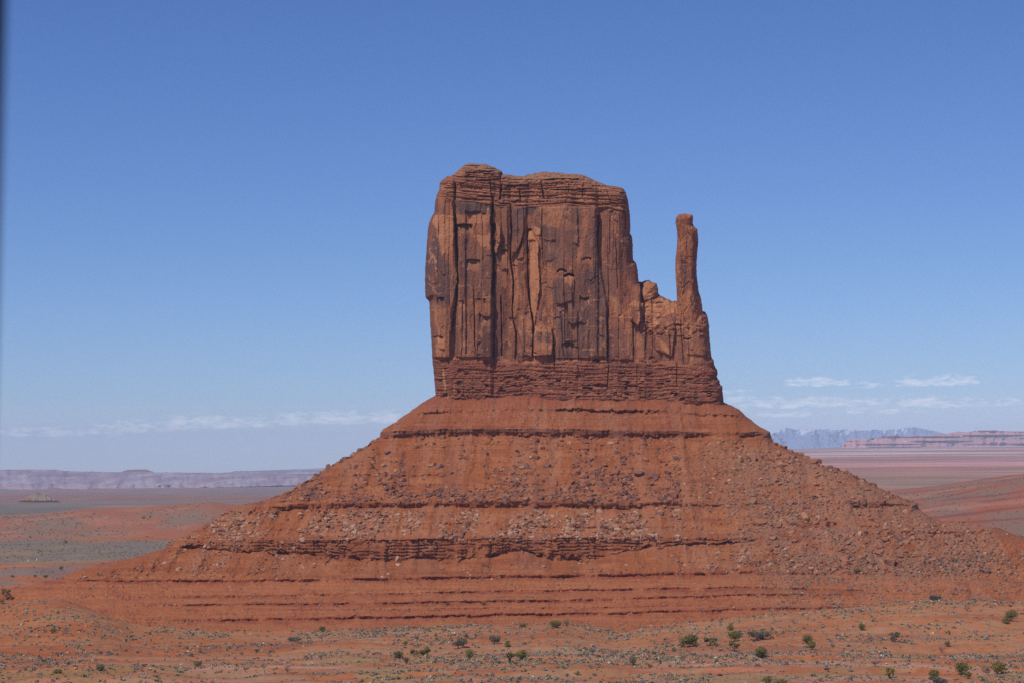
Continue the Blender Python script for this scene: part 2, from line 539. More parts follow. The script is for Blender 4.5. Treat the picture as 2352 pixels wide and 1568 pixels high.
# patches of colour on the rock: outline, tone, strength
VARN = [([(105, 570), (160, 490), (190, 640), (250, 700), (282, 860), (200, 930), (130, 900), (98, 860), (93, 700)], .75), ([(268, 292), (495, 300), (495, 380), (400, 400), (300, 385), (272, 350)], .85),
        ([(290, 560), (400, 520), (490, 640), (490, 880), (390, 900), (290, 880)], .45), ([(400, 1010), (490, 1000), (493, 1245), (400, 1245)], .5), ([(255, 1000), (385, 900), (388, 1240), (260, 1240)], .32), ([(618, 335), (698, 340), (690, 480), (618, 540)], .7), ([(695, 330), (785, 335), (770, 375), (700, 400)], .95),
        ([(700, 420), (790, 440), (790, 500), (720, 470)], .5), ([(500, 880), (600, 870), (610, 1245), (500, 1245)], .35), ([(860, 780), (1000, 770), (1150, 650), (1200, 800), (1195, 1000), (1190, 1250), (880, 1250), (870, 1000), (850, 880)], .62), ([(1000, 780), (1170, 700), (1140, 860), (1040, 960)], .8),
        ([(960, 1020), (1080, 960), (1070, 1250), (990, 1250)], .6), ([(940, 335), (1035, 335), (1040, 470), (1000, 640), (955, 640), (925, 480)], .6), ([(1075, 470), (1130, 460), (1132, 620), (1060, 630)], .6), ([(800, 450), (900, 460), (920, 640), (880, 720), (800, 640)], .5),
        ([(1140, 350), (1240, 350), (1240, 900), (1170, 900)], .28), ([(1245, 540), (1330, 560), (1330, 720), (1260, 740)], .5), ([(1060, 345), (1130, 345), (1125, 460), (1075, 460)], .3), ([(760, 1090), (850, 1100), (850, 1160), (760, 1150)], .65), ([(640, 1060), (740, 1080), (738, 1240), (660, 1240)], .3), ([(1195, 1060), (1300, 1060), (1300, 1250), (1195, 1250)], .35)]
FRESH_LIT = [([(150, 388), (262, 404), (268, 520), (240, 620), (190, 640), (160, 480), (135, 440)], .9), ([(280, 390), (495, 385), (490, 440), (380, 450), (280, 440)], .75), ([(385, 520), (480, 500), (480, 600), (430, 580)], .9), ([(335, 660), (420, 670), (400, 740), (340, 720)], .4), ([(140, 930), (250, 960), (240, 1090), (150, 1060)], .55), ([(170, 1060), (240, 1090), (238, 1245), (150, 1245)], .8),  # fresh orange rock, plus sunlit facets and block tops painted pale
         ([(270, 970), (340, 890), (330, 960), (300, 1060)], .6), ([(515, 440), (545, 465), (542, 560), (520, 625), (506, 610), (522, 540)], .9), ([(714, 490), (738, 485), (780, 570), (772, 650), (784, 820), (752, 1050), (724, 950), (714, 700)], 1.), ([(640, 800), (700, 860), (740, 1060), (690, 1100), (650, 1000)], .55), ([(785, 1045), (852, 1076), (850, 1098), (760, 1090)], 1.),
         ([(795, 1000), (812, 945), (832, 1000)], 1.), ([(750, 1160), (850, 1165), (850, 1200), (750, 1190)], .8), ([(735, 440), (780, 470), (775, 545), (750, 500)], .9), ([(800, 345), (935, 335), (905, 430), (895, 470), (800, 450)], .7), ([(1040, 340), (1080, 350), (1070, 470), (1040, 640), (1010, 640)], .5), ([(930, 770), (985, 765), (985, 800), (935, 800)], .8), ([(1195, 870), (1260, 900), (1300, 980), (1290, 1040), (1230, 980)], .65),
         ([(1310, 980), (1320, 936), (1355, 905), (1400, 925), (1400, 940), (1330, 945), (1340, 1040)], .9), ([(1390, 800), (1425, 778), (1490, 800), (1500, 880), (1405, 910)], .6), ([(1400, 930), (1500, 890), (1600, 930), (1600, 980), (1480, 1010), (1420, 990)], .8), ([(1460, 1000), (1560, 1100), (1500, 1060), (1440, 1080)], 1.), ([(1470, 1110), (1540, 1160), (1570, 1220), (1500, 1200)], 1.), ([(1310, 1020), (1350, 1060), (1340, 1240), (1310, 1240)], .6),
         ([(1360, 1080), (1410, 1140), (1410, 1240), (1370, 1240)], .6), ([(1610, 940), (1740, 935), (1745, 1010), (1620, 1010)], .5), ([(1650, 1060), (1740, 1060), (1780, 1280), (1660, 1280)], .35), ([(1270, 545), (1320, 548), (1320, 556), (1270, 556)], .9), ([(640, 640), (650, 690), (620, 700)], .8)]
LINES = [[(120, 600), (132, 645), (112, 690)], [(150, 700), (182, 742)], [(108, 800), (140, 832), (186, 812)], [(138, 838), (165, 866), (190, 860)], [(255, 970), (300, 940), (336, 905)], [(300, 820), (350, 815), (385, 832)], [(130, 965), (250, 965)], [(260, 1075), (350, 1040)],
         [(640, 560), (660, 600)], [(640, 780), (660, 870)], [(750, 760), (780, 800)], [(810, 700), (850, 730)], [(960, 1140), (930, 1150)], [(1040, 1200), (1120, 1200)], [(1070, 1060), (1150, 1060)], [(1180, 690), (1230, 700)], [(1230, 900), (1290, 960)], [(1440, 1040), (1500, 1030)],
         [(1440, 1060), (1560, 1230)], [(1480, 1100), (1560, 1220)], [(1650, 1055), (1690, 1110)], [(880, 940), (950, 1000)], [(430, 530), (475, 560)], [(310, 1180), (380, 1170)], [(330, 1150), (300, 1200)], [(800, 530), (870, 560)], [(1010, 640), (1080, 660)], [(1600, 560), (1720, 545)], [(1610, 690), (1720, 680)]]
BASEY = [(970, 826), (1050, 822), (1200, 832), (1400, 826), (1500, 832), (1600, 838), (1660, 846)]      # top of the ledgy lower band
CAPY = [(990, 452), (1060, 462), (1150, 474), (1200, 478), (1300, 470), (1400, 478), (1450, 490)]      # foot of the ledgy cap
RIMY = [(990, 420), (1045, 400), (1065, 392), (1130, 398), (1150, 412), (1180, 424), (1230, 424), (1255, 415), (1330, 420), (1380, 430), (1440, 440)]


def pmask(sx, sy, P, soft, wob=0.0):
    """1 inside the outline, 0 outside, soft or ragged edge"""
    out = np.zeros(sx.shape)
    pad = soft + abs(wob) * .5 + 1
    k = np.nonzero((sx > P[:, 0].min() - pad) & (sx < P[:, 0].max() + pad) & (sy > P[:, 1].min() - pad) & (sy < P[:, 1].max() + pad))
    if len(k[0]) == 0:
        return out
    a, b = sx[k], sy[k]
    d = near_outline(a, b, P)[0]
    d = np.where(inside(a, b, P), d, -d)
    if wob:
        d = d + (fbm(a / 5, b / 9, 3, 777) - .5) * wob
    out[k] = sst(-soft, soft, d)
    return out


def wall_relief(sx, sy):
    """depth in metres behind the reference plane, + colour masks"""
    w1 = (fbm(sx / 60, sy / 60, 3, 3) - .5) * 14
    w2 = (fbm(sx / 18, sy / 26, 3, 5) - .5) * 7
    X, Y = sx + w1 * .7 + w2 * .6, sy + w1 * 2 + w2 * 2
    base = ip(sx, BASEY) + w2 * .5
    cap = ip(sx, CAPY) + w2 * .8
    mid = sst(0, 7, base - sy) * sst(-4, 6, sy - cap)
    # great plan shape of the wall
    top = ip(sx, [(970, 9), (1000, 3), (1040, 0.5), (1046, 3.5), (1055, 0), (1126, 1.5), (1136, 3.4), (1165, 3.4), (1172, 5), (1205, 5), (1214, 7), (1238, 4), (1300, 1.5), (1366, 2), (1374, 5), (1402, 3.5), (1424, 5.5), (1452, 8), (1664, 10)])
    low = ip(sx, [(970, 6), (1000, 2), (1045, 0), (1126, 1), (1134, 4), (1180, 3.5), (1222, 5), (1240, 2), (1300, 0.5), (1366, 1.5), (1420, 2.5), (1452, 4), (1480, 2), (1500, 5), (1530, 4), (1570, 0), (1610, 0), (1664, 3)])
    k = sst(480, 800, sy)
    r = top * (1 - k) + low * k
    r = r + np.clip(905 - sy, -40, 600) * .313 * .055
    # plates and columns: three generations of slabs split off along joints
    Xs, Ys = sx + w1 * .35, sy + (fbm(sx / 14, sy / 40, 3, 6) - .5) * 16
    ida, ax, ay, ta = strips(Xs, Ys, 31.0, 240.0, 21)
    idb, bx, by, tb_ = strips(Xs + w2 * .12, Ys, 14.0, 120.0, 22)
    idc, cx, cy, c1, c12 = cells(X / 7.5 + 1.7, Y / 26, 23)
    a12 = np.full(sx.shape, 9.0)
    r = r + mid * ((ida - .5) * 1.8 + (idb - .5) * 1.3 + np.where(idc > .8, (idc - .8) * 2.2, 0))
    r = r + mid * (ax * (ta - .45) * 5.0 + bx * (tb_ - .45) * 2.6 + by * (tb_ - .5) * 1.2)
    for (p_, d_, tl_) in SLABS:
        mk = pmask(sx, sy, p_, .9, 3.0)
        r = r - mk * (d_ + tl_ * .313 * (sx - p_[:, 0].mean()) * 1.0)
    # explicit cracks
    for i, (pth, hw, dp) in enumerate(CRACKS):
        ys = [q[1] for q in pth]
        k_ = np.nonzero((sy > ys[0] - 8) & (sy < ys[-1] + 8) & (np.abs(sx - np.interp(sy, ys, [q[0] for q in pth])) < 14)) if ys[0] < ys[-1] else None
        if k_ is None or len(k_[0]) == 0:
            continue
        a_, b_ = sx[k_], sy[k_]
        t = (b_ - ys[0]) / (ys[-1] - ys[0])
        xc = np.interp(b_, ys, [q[0] for q in pth]) + (vn(b_ / 9, np.full(b_.shape, i * 3.1), 40) - .5) * 1.8
        ends = sst(-.05, .08, t) * sst(1.05, .92, t)
        wv = hw * (0.45 + 1.0 * vn(b_ / 14, np.full(b_.shape, i * 1.7), 41))
        rr = np.zeros(sx.shape)
        rr[k_] = ends * dp * .85 * np.exp(-((a_ - xc) / wv) ** 4)
        r = r + rr
    # arch scars
    for i, (x0, x1, yc, sag, hh, dp) in enumerate(ALCOVES):
        u = (sx - (x0 + x1) / 2) / ((x1 - x0) / 2)
        ya = yc + sag * u * u + (vn(sx / 5, np.full(sx.shape, i * 2.3), 50) - .5) * 1.6
        v = (sy - ya) / hh
        side = sst(1.12, .85, np.abs(u))
        r = r + np.where((v >= 0) & (v <= 1), dp * .62 * (1 - v) ** 1.3 * side, 0)
    # ledgy base band: steps outward going down, blocks and open joints
    bb_ = sst(-1, 3, sy - base)
    db = np.clip(sy - base, 0, 110)
    st = np.floor((db + (fbm(sx / 25, sy / 8, 2, 61) - .5) * 5) / 8.5)
    idn, nx_, ny_, n1_, n12 = cells(sx / 13, (sy + (fbm(sx / 40, sy * 0, 2, 62) - .5) * 6) / 6.5, 63, .55)
    thin = vn(sx / 90, (sy + (fbm(sx / 50, sx * 0 + 2, 2, 64) - .5) * 8) / 2.5, 65)
    r = r + bb_ * (-st * .42 - .8 + (idn - .5) * .6 + (thin - .5) * 1.1 + np.exp(-(n12 / .05) ** 2) * .7 * (vn(sx / 18, sy / 16, 67) > .6))
    deep = sst(.62, .80, fbm(sx / 16, sy / 5.5, 3, 66)) * bb_ * sst(0, 40, db)
    r = r + deep * 2.6
    # ledgy cap
    cc_ = sst(-2, 4, cap - sy)
    lay = vn(sx / 120, (sy + (ip(sx, CAPY) - 470) * -.7 + (fbm(sx / 60, sx * 0 + 5, 2, 71) - .5) * 10) / 3.0, 72)
    lay2 = vn(sx / 60, (sy - (ip(sx, CAPY) - 470) * .7) / 1.9, 74)
    idk, kx, ky, k1, k12 = cells(sx / 21, sy / 11, 73, .7)
    r = r + cc_ * ((lay - .5) * 1.9 + (lay2 - .5) * 1.2 + (vn(sx / 40, sy / 3.2, 79) > .76) * 2.2 + (idk - .5) * .9 + np.exp(-(k12 / .06) ** 2) * .8 + np.clip(cap - sy, 0, 90) * .05)
    # debris slope on top
    rim = ip(sx, RIMY) + w2 * .6
    tp = np.clip(rim - sy, 0, 60)
    r = r + np.where(sx < 1470, tp * .313 * 1.7 + (tp > 1) * ((fbm(sx / 5, sy / 2.2, 3, 77) - .5) * 4.5 + (vn(sx / 50, sy / 2.4, 78) > .62) * -1.6), 0)
    r = r + np.where((sx > 1470) & (sy < 770), np.clip(745 - sy, 0, 110) * .313 * .55 + (fbm(sx / 9, sy / 6, 3, 76) - .5) * 3, 0) * sst(1450, 1480, sx)
    r = r + (fbm(sx / 10, sy / 30, 4, 80) - .5) * .9 + (fbm(sx / 3, sy / 3, 2, 81) - .5) * .3 + (1 - mid) * (fbm(sx / 4, sy / 4, 2, 82) - .5) * .8
    return r, dict(ida=ida, idb=idb, idc=idc, mid=mid, base=bb_, cap=cc_, w2=w2, X=X, Y=Y, deep=deep, thin=thin, lay=lay, tp=tp, idn=idn, a12=a12)


C_RED = (0.285, 0.108, 0.062)
C_FRESH_LIT = (0.47, 0.215, 0.112)
C_VARN = (0.122, 0.074, 0.072)
C_BAND = (0.255, 0.086, 0.050)
C_BUFF = (0.36, 0.19, 0.115)


VARN_ = [(np.array([(EX(a), EY(b)) for a, b in p]), w) for p, w in VARN]
FRESH_LIT_ = [(np.array([(EX(a), EY(b)) for a, b in p]), w) for p, w in FRESH_LIT]
LINES_ = [np.array([(EX(a), EY(b)) for a, b in p]) for p in LINES]


def wall_color(sx, sy, dist):
    r, k = wall_relief(sx, sy)
    n = fbm(sx / 26, sy / 60, 5, 90)
    st = fbm(k['X'] / 5.5, k['Y'] / 110, 4, 91)             # water streaks
    right = sst(1370, 1400, sx)
    c = lerp3((0.225, 0.098, 0.066), (0.345, 0.143, 0.080), sst(.38, .66, n * .6 + k['idb'] * .22 + k['ida'] * .18))
    c = lerp3(c, (0.265, 0.104, 0.066), right * .5)
    v = np.zeros(sx.shape)
    for p_, w_ in VARN_:
        v = np.maximum(v, pmask(sx, sy, p_, 3.0, 16.0) * w_)
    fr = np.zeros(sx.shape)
    for p_, w_ in FRESH_LIT_:
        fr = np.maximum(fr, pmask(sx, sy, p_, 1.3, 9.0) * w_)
    v2 = sst(.54, .70, st * .6 + fbm(sx / 32, sy / 45, 4, 92) * .4) * .45 * k['mid'] * (1 - right * .5)
    v = np.clip(np.maximum(v * (.45 + .9 * sst(.35, .62, st * .6 + n * .4)), v2), 0, .95)
    c = lerp3(c, C_VARN, v)
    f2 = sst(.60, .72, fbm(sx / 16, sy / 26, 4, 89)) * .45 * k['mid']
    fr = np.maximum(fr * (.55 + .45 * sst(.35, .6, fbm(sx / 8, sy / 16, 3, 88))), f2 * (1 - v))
    c = lerp3(c, C_FRESH_LIT, fr)
    # thin pale broken edges and scars
    e = sst(.66, .72, fbm(sx / 7, sy / 10, 4, 93)) * sst(.5, .62, fbm(sx / 50, sy / 70, 2, 94)) * k['mid']
    for ln in LINES_:
        bx0 = (sx > ln[:, 0].min() - 5) & (sx < ln[:, 0].max() + 5) & (sy > ln[:, 1].min() - 5) & (sy < ln[:, 1].max() + 5)
        q_ = np.nonzero(bx0)
        if len(q_[0]):
            wx = sx[q_] + (fbm(sx[q_] / 5, sy[q_] / 5, 2, 780) - .5) * 5
            wy = sy[q_] + (fbm(sx[q_] / 5, sy[q_] / 5, 2, 781) - .5) * 5
            dd_ = near_outline(wx, wy, ln, False)[0]
            e[q_] = np.maximum(e[q_], sst(1.6, .5, dd_))
    c = lerp3(c, (0.50, 0.245, 0.125), e * .75)
    bl = lerp3((0.235, 0.084, 0.054), (0.33, 0.135, 0.078), sst(.45, .75, k['thin'] * .6 + k['idn'] * .4))
    bl = lerp3(bl, (0.17, 0.075, 0.055), sst(.5, .7, fbm(sx / 20, sy / 12, 3, 97)) * .6)
    c = lerp3(c, bl, k['base'])
    cp = lerp3((0.235, 0.095, 0.06), (0.37, 0.165, 0.095), sst(.35, .75, k['lay'] * .6 + fbm(sx / 20, sy / 6, 3, 98) * .4))
    c = lerp3(c, cp, k['cap'] * .9)
    c = lerp3(c, lerp3((0.25, 0.13, 0.085), C_BUFF, fbm(sx / 5, sy / 3, 3, 99)), np.where(sx < 1470, sst(2, 8, k['tp']), 0) * .8)
    # pale bird-streak on the lower band
    s = np.exp(-((sx - (1018 + (sy - 850) * .12)) / 2.0) ** 4) * sst(846, 850, sy) * sst(896, 892, sy)
    return lerp3(c, (0.46, 0.30, 0.17), s * .8) * np.array([1.04, .95, .84])


def wall_depth(sx, sy, dist):
    r, _ = wall_relief(sx, sy)
    return DT + r + rnd(dist, 22, 15)


P = densify(TOWER, 1.6, 1.5, 5)
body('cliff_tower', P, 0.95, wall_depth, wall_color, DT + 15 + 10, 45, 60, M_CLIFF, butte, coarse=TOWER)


def spire_depth(sx, sy, dist):
    X = sx + (fbm(sx / 14, sy / 30, 3, 101) - .5) * 8
    ida, ax, ay, a1, a12 = cells(X / 17, sy / 60, 102)
    idb, bx, by, b1, b12 = cells(X / 8, sy / 24, 103)
    r = (ida - .5) * 1.2 + (idb - .5) * .7 + ax * 1.2 + np.exp(-(a12 / .05) ** 2) * .5 + (fbm(sx / 6, sy / 9, 3, 104) - .5) * .8
    # right flank turns away, neck under the head block
    edge_x = ip(sy, [(490, 1580), (520, 1590), (560, 1592), (640, 1588), (700, 1596), (760, 1600)])
    r = r + np.clip(sx - edge_x, 0, 20) * .35
    r = r + np.where(sy > 516, -1.2, 0) * sst(1575, 1590, sx)
    return DT + 6 + r * np.clip(dist / 4, .5, 1) + rnd(dist, 13, 8)


def spire_color(sx, sy, dist):
    n = fbm(sx / 14, sy / 40, 5, 110)
    c = lerp3((0.275, 0.112, 0.066), (0.40, 0.175, 0.09), sst(.42, .66, n))
    c = lerp3(c, (0.19, 0.10, 0.085), sst(.5, .68, fbm(sx / 7, sy / 70, 4, 111)) * .75 * sst(530, 600, sy) * sst(720, 690, sy))
    c = lerp3(c, (0.45, 0.205, 0.11), sst(3, 0, np.abs(sy - 722 - (vn(sx / 4, sx * 0, 5) - .5) * 4)) * .5)
    e = sst(.66, .72, fbm(sx / 8, sy / 8, 3, 112))
    return lerp3(c, (0.48, 0.23, 0.125), e * .6) * np.array([1.08, .95, .82])


P = densify(SPIRE, 2.0, 1.0, 9)
body('thumb_spire', P, 0.8, spire_depth, spire_color, DT + 16, 14, 16, M_CLIFF, butte, coarse=SPIRE)

# --- talus skirts
LEDGES = [  # lip curve, wall height curve, mask curve, protrusion
    ([(-300, 1000), (873, 990), (1000, 984), (1300, 984), (1640, 990), (1770, 991), (2700, 990)], [(800, 16), (1250, 17), (1360, 20), (1640, 10), (1770, 11)],
     [(860, 0), (875, 1), (1600, 1), (1645, .25), (1690, .25), (1705, 1), (1772, 1), (1800, 0)], .95, 1388.0),
    ([(-300, 1174), (520, 1164), (620, 1156), (800, 1152), (1250, 1149), (1700, 1154), (1950, 1147), (2108, 1152), (2700, 1160)], [(500, 12), (900, 12), (1350, 17), (1500, 11), (1700, 6), (1900, 6), (1960, 13), (2110, 13)],
     [(500, 0), (520, 1), (1450, 1), (1560, .7), (1720, .4), (1790, 0), (1920, 0), (1960, 1), (2110, 1), (2130, 0)], .95, 1312.0),
    ([(-300, 1250), (385, 1239), (620, 1239), (1100, 1236), (1450, 1231), (1720, 1232), (1900, 1225), (2130, 1214), (2300, 1213), (2700, 1222)],
     [(380, 13), (560, 22), (640, 30), (800, 40), (900, 46), (960, 52), (1040, 44), (1150, 48), (1200, 32), (1300, 46), (1380, 54), (1440, 34), (1560, 14), (1720, 10), (2100, 8), (2300, 6)],
     [(370, 0), (386, 1), (1500, 1), (1640, .9), (1720, .6), (1745, 0), (2110, 0), (2140, .7), (2290, .7), (2310, 0)], 1.2, 1272.0),
    ([(-300, 1340), (110, 1329), (600, 1329), (1000, 1323), (1700, 1309), (2000, 1313), (2700, 1330)], [(0, 6), (2700, 7)], [(90, 0), (120, .8), (1650, .8), (1800, .4), (1950, .15), (2050, 0)], .55, 1235.0),
    ([(-300, 1372), (500, 1366), (1000, 1357), (1700, 1344), (1995, 1352), (2700, 1352)], [(0, 5), (2700, 6)], [(300, 0), (450, .5), (1000, .7), (1500, .9), (1960, .6), (2010, 0)], .45, 1213.0),
    ([(-300, 1392), (340, 1386), (1000, 1379), (1300, 1375), (1700, 1362), (2000, 1360), (2700, 1356)], [(0, 5), (2700, 6)], [(330, 0), (350, .9), (1450, 1), (1800, .7), (2050, 0)], .6, 1192.0),
    ([(-300, 1425), (500, 1419), (1000, 1411), (1400, 1403), (1700, 1395), (2100, 1386), (2700, 1376)], [(0, 7), (2700, 6)], [(340, 0), (520, .9), (1500, 1), (1780, .8), (1990, .5), (2020, 0)], .6, 1165.0),
    # partial ledge high on the skirt and minor ones
    ([(-300, 930), (900, 946), (1270, 936), (1510, 940), (1700, 952), (2700, 960)], [(0, 6), (2700, 6)], [(905, 0), (925, .7), (1015, .6), (1040, .1), (1230, .15), (1280, 1), (1515, 1), (1530, .35), (1640, .4), (1716, .6), (1730, 0)], 1.8, 1410.0),
    ([(-300, 1400), (1000, 1395), (2700, 1375)], [(0, 3), (2700, 3)], [(500, 0), (700, .5), (1600, .6), (1800, 0)], .5, 1179.0),
    ([(-300, 1290), (1000, 1197), (1300, 1207), (1480, 1207), (2700, 1200)], [(0, 5), (2700, 5)], [(1250, 0), (1330, .6), (1500, .5), (1560, 0)], 1.0, 1290.0),
    ([(-300, 1085), (1000, 1087), (2700, 1080)], [(0, 4), (2700, 4)], [(880, 0), (900, .5), (1010, .5), (1020, 0), (1180, 0), (1200, .6), (1235, .6), (1240, 0), (1280, 0), (1300, .3), (1500, .3), (1520, 0)], .9, 1346.0),
    ([(-300, 1115), (700, 1112), (1300, 1108), (2700, 1110)], [(0, 4), (2700, 4)], [(740, 0), (760, .3), (1180, .35), (1260, .3), (1400, .4), (1530, .3), (1600, 0)], .6, 1333.0),
]
ORDER = [7, 0, 10, 11, 1, 9, 2, 3, 4, 5, 8, 6]


def talus_depth0(sx, sy, full=False):
    """front depth of the skirts as a function of photo position + ledge bookkeeping"""
    sx = np.asarray(sx, float)
    sy = np.asarray(sy, float)
    wob = (fbm(sx / 55, sx * 0 + 3.3, 3, 120) - .5)
    kn = [(ip(sx, [(-300, 880), (1000, 880), (1662, 900), (2700, 880)]), np.full(sx.shape, DT + 12.0))]
    led = []
    spill = np.zeros(sx.shape)
    for i in ORDER:
        lip, hh, mk, pr, D = LEDGES[i]
        big = i < 3
        y0 = ip(sx, lip) + wob * (4 if big else 5)
        h0 = ip(sx, hh)
        m0 = ip(sx, mk)
        if i == 2:
            h0 = h0 * (.72 + .56 * fbm(sx / 60, sx * 0, 2, 125))
        kn.append((y0, np.full(sx.shape, D)))
        kn.append((y0 + h0, D - (1 - m0) * np.minimum(h0 * .27, 9)))
        # the ledge itself: ragged lip, broken by soil that has run over it
        y = y0 + (fbm(sx / 8, sx * 0, 3, 130 + i) - .5) * (3.5 if big else 7)
        h = h0 * (.55 + .9 * fbm(sx / 24, sx * 0 + 2.1, 3, 145 + i))
        m = m0 * sst(.34, .56, fbm(sx / (34 if big else 42), sx * 0 + 1.1, 4, 140 + i) + (.27 if big else .12))
        t = (sy - y0) / np.maximum(h0, 1)
        ms = m0 * sst(.22, .62, fbm(sx / (34 if big else 42), sx * 0 + 1.1, 2, 140 + i) + (.2 if big else .0))
        spill = spill + .8 * (m0 - ms) * np.minimum(h0 * .27, 9) * np.where(t < 0, 0, np.where(t < 1, t, np.exp(-np.maximum(t - 1, 0) / .9)))
        led.append((i, y, h, m, pr))
    kn.append((np.full(sx.shape, 1500.0), np.full(sx.shape, 1078.0)))
    kn.append((np.full(sx.shape, 1700.0), np.full(sx.shape, 1000.0)))
    D = np.full(sx.shape, DT + 12.0)
    for (ya, da), (yb, db) in zip(kn[:-1], kn[1:]):
        t = np.clip((sy - ya) / np.maximum(yb - ya, 1.0), 0, 1)
        D = np.where(sy >= ya, da + (db - da) * t, D)
    return (D - spill, led)


SKY_L = [(-320, 1356), (-100, 1352), (0, 1349), (60, 1345), (110, 1332), (140, 1325), (180, 1305), (230, 1292), (300, 1280), (340, 1269), (380, 1257), (388, 1244), (400, 1240), (450, 1215), (500, 1189), (518, 1176),
         (522, 1168), (530, 1165), (560, 1157), (600, 1149), (650, 1134), (700, 1105), (750, 1075), (775, 1058), (800, 1049), (820, 1034), (845, 1021), (852, 1012), (860, 1009), (872, 1001), (874, 992), (880, 984),
         (905, 970), (925, 955), (940, 945), (960, 930), (975, 920), (1002, 905), (1003, 880)]
SKY_R = [(1660, 900), (1662, 922), (1680, 930), (1700, 940), (1712, 953), (1740, 975), (1768, 990), (1772, 1003), (1775, 1012), (1790, 1020), (1830, 1038), (1870, 1057), (1900, 1071), (1950, 1084), (2000, 1109), (2050, 1134), (2090, 1147), (2108, 1153), (2109, 1166), (2140, 1188),
         (2170, 1197), (2200, 1196), (2225, 1200), (2260, 1206), (2300, 1213), (2330, 1226), (2400, 1250), (2500, 1290), (2600, 1330), (2700, 1370)]
TP = []
for part in (SKY_L, SKY_R):
    TP.append(np.concatenate([densify(part, 2.5, 1.3, 31, False), np.array([part[-1]], float)]))
TOPL = np.concatenate(TP)
TALP = np.concatenate([TOPL, np.array([(2700, 1500), (-320, 1500)], float)])


def talus_terms(sx, sy):
    D, led = talus_depth0(sx, sy)
    r = np.zeros(sx.shape)
    wallm = np.zeros(sx.shape)
    capm = np.zeros(sx.shape)
    bandm = np.zeros(sx.shape)
    lowm = sst(1310, 1340, sy)
    for (i, y, h, m, pr) in led:
        t = (sy - y) / h
        on = ((t >= 0) & (t <= 1)) * m
        blk = 14 if i < 3 else 9
        idb, bx, by, b1, b12 = cells(sx / blk + i * 7.7, sy / 7.0, 150 + i, .6)
        jt = vn(sx / 5.5, sx * 0 + i, 160 + i)
        r = r - m * pr * sst(-9, -1, sy - y) * ((sy < y)) * (.1 + 1.5 * sst(.25, .8, fbm(sx / 14, sx * 0 + i, 3, 170 + i)))     # lip juts out
        lay = vn(sx / 70, (sy - y) / 3.0 + i * 9, 180 + i)
        gap = sst(.36, .54, fbm(sx / 13, sx * 0 + i * 2.2, 3, 183 + i))
        if i == 2:
            ph = (sy - y + (fbm(sx / 40, sy * 0, 2, 181) - .5) * 6) / 7.5
            lay5 = np.mod(ph, 1.0)
            brk = sst(.42, .56, fbm(sx / 22, np.floor(ph) * 3.1, 3, 182)) * (.4 + .6 * vn(sx / 60, np.floor(ph) * 1.7, 184))
            r = r + on * ((idb - .5) * 1.0 + (lay5 > .74) * 2.2 * brk + np.exp(-(b12 / .06) ** 2) * 2.4 * (vn(sx / 9, sx * 0 + i, 185) > .62) + (t < .07) * 1.6 * gap - t * 1.2)
        else:
            r = r + on * ((idb - .5) * pr * .5 + (lay - .5) * pr * .6 + sst(.5, .6, t) * pr * 1.5 * gap + (jt > .8) * pr * 1.2)
        wallm = np.maximum(wallm, on)
        if i in (3, 4, 5, 6, 8):
            bandm = np.maximum(bandm, m * sst(-2, 1, sy - y) * sst(h * 2.2, h * .8, sy - y))
        if i in (0,):
            capm = np.maximum(capm, m * ((t > -.05) & (t < .55)))
    # soil relief: runnels down the slope and hummocks
    free = 1 - wallm
    fan = sst(1480, 1760, sx - (sy - 1010) * .25) * sst(1000, 1060, sy) * sst(2330, 2250, sx)
    r = r + free * ((fbm(sx / 30, sy / 40, 4, 190) - .5) * (4.0 - 2.5 * lowm) + (1 - lowm) * np.abs(fbm((sx - 1330 + (sx - 1330) * (1100 - sy) * .0006) / 34, sy / 260, 3, 213) - .5) * 9.0 + (fbm(sx / 7, sy / 7, 4, 191, .6) - .5) * (2.8 + fan * 1.6 - 1.2 * lowm) + (fbm(sx / 3, sy / 2.4, 2, 192) - .5) * 1.3)
    r = r + free * lowm * sst(.5, .62, fbm(sx / 34, sy / 14, 3, 209)) * (fbm(sx / 5, sy / 3, 3, 210) - .5) * 2.4
    # debris cones leaning on the banded cliff
    for (xc, yt, yb, wd) in [(700, 1268, 1320, 50), (850, 1276, 1318, 60), (1085, 1250, 1312, 26), (1180, 1262, 1318, 45), (1240, 1276, 1318, 34), (1300, 1284, 1318, 30), (1450, 1258, 1312, 60), (1530, 1250, 1316, 60), (560, 1262, 1312, 60), (460, 1262, 1318, 70), (990, 1290, 1318, 40)]:
        tt = np.clip((sy - yt) / (yb - yt), 0, 1.3)
        inside_ = np.clip(1 - np.abs(sx - xc) / (4 + wd * tt), 0, 1) * (sy > yt) * sst(1.3, 1.0, tt)
        r = r - 4.0 * inside_ ** .9 * np.clip(tt * 3, 0, 1)
    return D, r, wallm, bandm, capm, fan, lowm


def talus_depth(sx, sy, dist):
    D, r, *_ = talus_terms(sx, sy)
    return D + r * np.clip(dist / 8, .4, 1) + rnd(dist, 26, 26)


C_T = (0.315, 0.108, 0.043)


